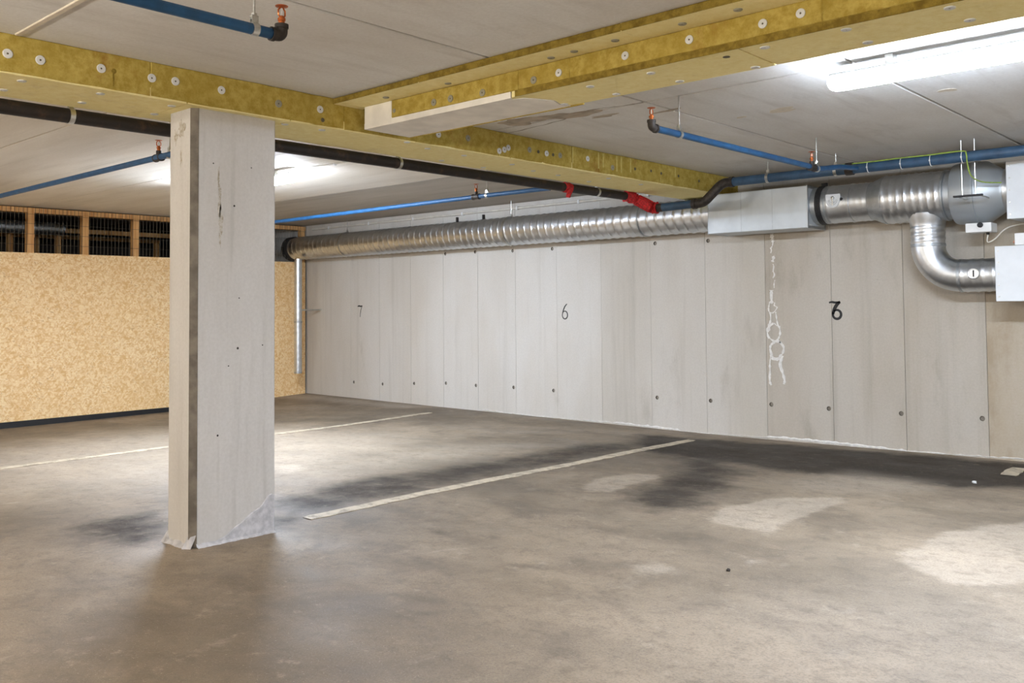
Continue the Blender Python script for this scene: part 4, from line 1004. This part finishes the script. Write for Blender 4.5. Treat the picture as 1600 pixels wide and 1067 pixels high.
# ------------------------------------------------------------------ ventilation
DY, DZ = 7.60, 2.09
def strap(parent, x, r):
    s = obj('duct_strap', nb_ring(x, DY, DZ, r, 'X'), M['zinc'], parent, True)
def vent():
    # long duct
    t = tag(empty('spiral_duct'), 'long galvanized spiral duct running along the concrete wall', 'duct')
    obj('duct_body', spiral(nb(), (PART_X + .06, DY, DZ), (1, 0, 0), PART_X * -1 - 4.288 - .06, .158, .10, .0075, step=.010), M['galv'], t, True)
    o = obj('rubber_sleeve', lathe(nb(), (PART_X - .05, DY, DZ), (1, 0, 0), [(0, .15), (0.0, .172), (.11, .172), (.13, .160)]), M['rubber'], t, True)  # black ring round the duct end at the partition
    for x in (-9.9, -6.9):
        s = obj('duct_strap', nb_ring(x, DY, DZ, .1665, 'X'), M['zinc'], t, True)
        obj('strap_rod', tube(nb(), [(x, DY, DZ + .168), (x, DY, CEIL - .0005)], .004, 8), M['zinc'], s)
    obj('coupling_ring', lathe(nb(), (-5.10, DY, DZ), (1, 0, 0), [(0, .166), (.003, .1685), (.012, .1685), (.015, .166)]), M['galv_dull'], t, True)
    # box
    t = tag(empty('duct_silencer'), 'plain grey sheet metal box between round ducts on the wall', 'silencer')
    bx = (-4.283, -3.327, 7.42, 7.78, 1.893, 2.254)
    obj('casing', box(nb(), *bx, .004), M['steel_plate'], t)
    for x in (bx[0], bx[1]):
        s = 1 if x == bx[1] else -1
        bm = nb()
        for (ya, yb, za, zb) in ((bx[2] - .003, bx[3] + .003, bx[4] - .003, bx[4] + .02), (bx[2] - .003, bx[3] + .003, bx[5] - .02, bx[5] + .003), (bx[2] - .003, bx[2] + .02, bx[4] + .02, bx[5] - .02), (bx[3] - .02, bx[3] + .003, bx[4] + .02, bx[5] - .02)):
            box(bm, x - .003, x + .003, ya, yb, za, zb)
        obj('edge_flange', bm, M['galv_dull'], t)
    for x in (-3.95, -3.65): obj('seam', box(nb(), x, x + .003, bx[2] - .0015, bx[2] + .001, bx[4] + .003, bx[5] - .003), M['galv_dull'], t)
    # damper piece, reducer, tee
    t = tag(empty('damper_duct'), 'short round damper duct with quadrant handle right of the grey box', 'duct')
    obj('collar', lathe(nb(), (-3.322, DY, DZ), (1, 0, 0), [(0, .157), (.075, .157), (.08, .163), (.12, .163), (.125, .157), (.15, .157)]), M['galv_dull'], t, True)
    for x in (-3.262, -3.236): obj('clamp_band', nb_ring(x, DY, DZ, .164, 'X'), M['rubber'], t, True)
    obj('damper_body', lathe(nb(), (-3.177, DY, DZ), (1, 0, 0), [(0, .158), (.004, .163), (.02, .163), (.024, .16), (.17, .16), (.174, .164), (.19, .164), (.194, .158)]), M['galv'], t, True)
    q = empty_child('damper_quadrant', t)
    hx, hy, hz = -3.115, DY - .166, DZ + .03
    bm = nb(); pts = [(hx - .055, hz + .04), (hx + .068, hz + .04)] + [(hx + .006 + .064 * math.cos(R_(a)), hz + .02 - .095 * math.sin(R_(a))) for a in range(0, 181, 15)]
    prism(bm, pts, 'Y', hy - .004, hy + .002)
    plate = obj('quadrant_plate', bm, M['white_sheet'], t)
    bm = nb()
    for rr in (.045, .06): 
        pp = [(hx + .006 + rr * .7 * math.cos(R_(a)), hy - .005, hz + .01 - rr * math.sin(R_(a))) for a in range(20, 161, 14)]
        tube(bm, pp, .002, 5)
    obj('scale_arc', bm, M['galv_dull'], plate)
    obj('spindle', lathe(nb(), (hx + .006, hy - .004, hz + .01), (0, -1, 0), [(0, .012), (.012, .012), (.014, .008)], 12), M['zinc'], plate, True)
    obj('lever', box(nb(), hx + .0, hx + .012, hy - .013, hy - .009, hz - .055, hz + .012, .001), M['zinc'], plate)
    obj('knob', lathe(nb(), (hx + .075, hy + .012, hz - .005), (0, -1, 0), [(0, .012), (.016, .012)], 8), M['rubber'], plate, True)
    obj('spiral_piece', spiral(nb(), (-2.985, DY, DZ), (1, 0, 0), .145, .158, .05, .004), M['galv'], t, True)
    t = tag(empty('tee_duct'), 'wide ribbed duct piece with tapered end above the bent branch duct', 'duct')
    obj('reducer', lathe(nb(), (-2.84, DY, DZ), (1, 0, 0), [(0, .156), (.02, .160), (.105, .196), (.125, .198)]), M['galv_dull'], t, True)
    obj('ribbed_body', spiral(nb(), (-2.715, DY, DZ), (1, 0, 0), .455, .195, .058, .006, 48), M['galv'], t, True)
    obj('end_ring', lathe(nb(), (-2.262, DY, DZ), (1, 0, 0), [(0, .196), (.004, .203), (.02, .203), (.024, .19), (.072, .19)]), M['galv_dull'], t, True)
    # branch
    BXc, BR = -2.41, .127; zb = 1.455
    t = tag(empty('branch_duct'), 'bent galvanized branch duct dropping from the wide duct to the lower box', 'duct')
    obj('saddle', lathe(nb(), (BXc, DY, DZ - .135), (0, 0, -1), [(0, .150), (.055, .140), (.075, .132), (.10, .130)]), M['galv'], t, True)
    obj('drop_piece', spiral(nb(), (BXc, DY, 1.865), (0, 0, -1), .165, BR, .05, .005), M['galv'], t, True)
    arc = [(BXc + .245 - .245 * math.cos(R_(a)), DY, 1.70 - .245 * math.sin(R_(a))) for a in np.linspace(0, 90, 15)]
    obj('elbow', tube(nb(), arc, BR - .001, 40), M['galv'], t, True)
    obj('elbow_collar', lathe(nb(), (BXc, DY, 1.715), (0, 0, -1), [(0, BR - .002), (.003, BR + .004), (.022, BR + .004), (.025, BR - .002)]), M['galv_dull'], t, True)
    obj('elbow_collar', lathe(nb(), (BXc + .235, DY, zb), (1, 0, 0), [(0, BR - .002), (.003, BR + .004), (.022, BR + .004), (.025, BR - .002)]), M['galv_dull'], t, True)
    obj('spiral_piece', spiral(nb(), (BXc + .25, DY, zb), (1, 0, 0), .284, BR, .075, .005), M['galv'], t, True)
    dd = obj('inspection_disc', lathe(nb(), (-2.045, DY - .120, 1.465), (0, -1, 0), [(0, .045), (.012, .045), (.016, .040), (.015, .034), (.013, .033)], 24), M['galv'], t, True)
    obj('disc_slot', box(nb(), -2.05, -2.04, DY - .1365, DY - .132, 1.44, 1.49, .001), M['rubber'], dd)
    # fan
    t = tag(empty('duct_fan'), 'fat grey inline duct fan hung beside the upper white box', 'fan')
    obj('fan_casing', lathe(nb(), (-2.188, DY, DZ), (1, 0, 0), [(0, .19), (.004, .232), (.02, .238), (.155, .240), (.158, .248), (.175, .248), (.178, .240), (.235, .236), (.335, .168), (.36, .16)], 56), M['fan_grey'], t, True)
    obj('outlet_spiral', spiral(nb(), (-1.83, DY, DZ), (1, 0, 0), .0505, .165, .03, .004), M['galv'], t, True)
    tb = obj('terminal_box', box(nb(), -2.075, -1.895, DY - .20, DY - .04, 1.772, 1.842, .005, 2), M['plastic'], t)
    obj('isolator_knob', lathe(nb(), (-1.97, DY - .2, 1.825), (0, -1, 0), [(0, .02), (.012, .02), (.014, .012), (.022, .012)], 14), M['rubber'], tb, True)
    obj('gland', lathe(nb(), (-1.94, DY - .12, 1.772), (0, 0, -1), [(0, .012), (.018, .010)], 10), M['rubber'], tb, True)
    for x in (-2.015, -1.925):
        obj('hanger_rod', tube(nb(), [(x, 7.13, CEIL - .0005), (x, 7.13, 2.02)], .0055, 8), M['zinc'], t)
    obj('hanger_strut', box(nb(), -2.075, -1.875, 7.118, 7.142, 2.016, 2.030, .002), M['rubber'], t)
    for x in (-2.05, -1.9): obj('strut_arm', box(nb(), x - .006, x + .006, 7.142, 7.37, 2.018, 2.026, .001), M['zinc'], t)
    obj('cable', tube(nb(), smooth3([(-1.94, DY - .12, 1.755), (-1.945, DY - .12, 1.70), (-1.90, DY - .10, 1.72), (-1.83, DY - .05, 1.80), (-1.72, DY, 1.83), (-1.5, DY, 1.83)]), .005, 8), M['cable'], t, True)
    # boxes at the right
    for nm, lab, x0, z0, z1, yf in (('plenum_box', 'upper white sheet metal box at the right edge joined to the fan', -1.778, 1.858, 2.275, 7.38), ('plenum_box', 'lower white sheet metal box at the right edge below the fan', -1.872, 1.256, 1.655, 7.40)):
        t = tag(empty(nm), lab, 'vent box', 'white ventilation boxes')
        x1 = x0 + .95
        obj('casing', box(nb(), x0, x1, yf, WALL_Y - .04, z0, z1, .004), M['white_sheet'], t)
        obj('front_cover', box(nb(), x0 - .002, x1 + .002, yf - .012, yf - .0005, z0 - .004, z1 + .004, .003), M['white_sheet'], t)
        for zz in np.linspace(z0 + .03, z1 - .03, 5):
            obj('rivet', lathe(nb(), (x0 + .02, yf - .0115, zz), (0, -1, 0), [(0, .007), (.003, .005)], 8), M['zinc'], t)
        obj('wall_bracket', box(nb(), x0 + .1, x1 - .1, WALL_Y - .04, WALL_Y + .001, z0 + .05, z0 + .10), M['zinc'], t)
    t = tag(empty('control_box'), 'small white control box standing on the lower white box', 'control box')
    obj('housing', box(nb(), -1.74, -1.52, 7.42, 7.55, 1.66, 1.752, .006, 2), M['plastic'], t)
    obj('lid', box(nb(), -1.745, -1.515, 7.413, 7.4195, 1.662, 1.75, .003), M['plastic'], t)
    obj('gland', lathe(nb(), (-1.74, 7.48, 1.69), (-1, 0, 0), [(0, .014), (.02, .012), (.03, .008)], 10), M['salmon'], t, True)
    # small drop duct at the corner
    t = tag(empty('drop_duct'), 'thin vertical spiral pipe hanging in front of the OSB corner', 'duct')
    obj('pipe', spiral(nb(), (-10.82, 7.45, 1.928), (0, 0, -1), 1.585, .052, .09, .003, 20, .02), M['galv'], t, True)
    obj('joint_ring', lathe(nb(), (-10.82, 7.45, 1.055), (0, 0, -1), [(0, .053), (.003, .057), (.022, .057), (.025, .053)], 20), M['galv_dull'], t, True)
    obj('end_cap', lathe(nb(), (-10.82, 7.45, .345), (0, 0, -1), [(0, .054), (.02, .054), (.022, .045)], 20), M['galv_dull'], t, True)
    obj('wall_clip', box(nb(), -10.83, -10.81, 7.49, WALL_Y + .001, 1.2, 1.22), M['zinc'], t)
def empty_child(n, p): return None
M['salmon'] = simple('salmon_gland', srgb(214, 150, 120), .5)
vent()

# conduit on the wall above the duct
t = tag(empty('wall_conduit'), 'thin pale conduit on the wall just above the long duct', 'conduit')
obj('conduit_pipe', tube(nb(), [(-11.0, WALL_Y - .018, 2.375), (-4.75, WALL_Y - .018, 2.375)], .014, 10), M['cable'], t, True)
for x in np.arange(-10.6, -4.8, .9):
    obj('conduit_clip', box(nb(), x - .012, x + .012, WALL_Y - .036, WALL_Y + .001, 2.356, 2.394, .002), M['plastic'], t)
for x, lab in ((-8.0, 'dark iron wall hook above the long duct, the one nearer the partition'), (-7.55, 'dark iron wall hook above the long duct, the one nearer the beam')):
    k = tag(empty('wall_hook'), lab, 'hook', 'hooks above the duct')
    obj('hook_stem', box(nb(), x - .012, x + .012, WALL_Y - .03, WALL_Y + .001, 2.26, 2.34, .003), M['iron'], k)
    obj('hook_lip', box(nb(), x - .012, x + .012, WALL_Y - .06, WALL_Y - .03, 2.26, 2.28, .003), M['iron'], k)

# ------------------------------------------------------------------ litter on the floor
def pebble(name, x, y, r, mat, seed, label, cat):
    rnd = random.Random(seed); bm = nb()
    bmesh.ops.create_icosphere(bm, subdivisions=2, radius=r)
    for v in bm.verts:
        v.co *= rnd.uniform(.55, 1.25); v.co.z *= .6; v.co += Vector((x, y, zf(x, y) + r * .42))
    tag(obj(name, bm, mat), label, cat)
pebble('dirt_clod', -2.066, 3.706, .011, M['grit'], 1, 'small dark clod of dirt on the open floor', 'dirt')
pebble('paper_scrap', -1.857, 6.67, .016, M['plastic'], 2, 'tiny white scrap beside the short bay line', 'scrap')
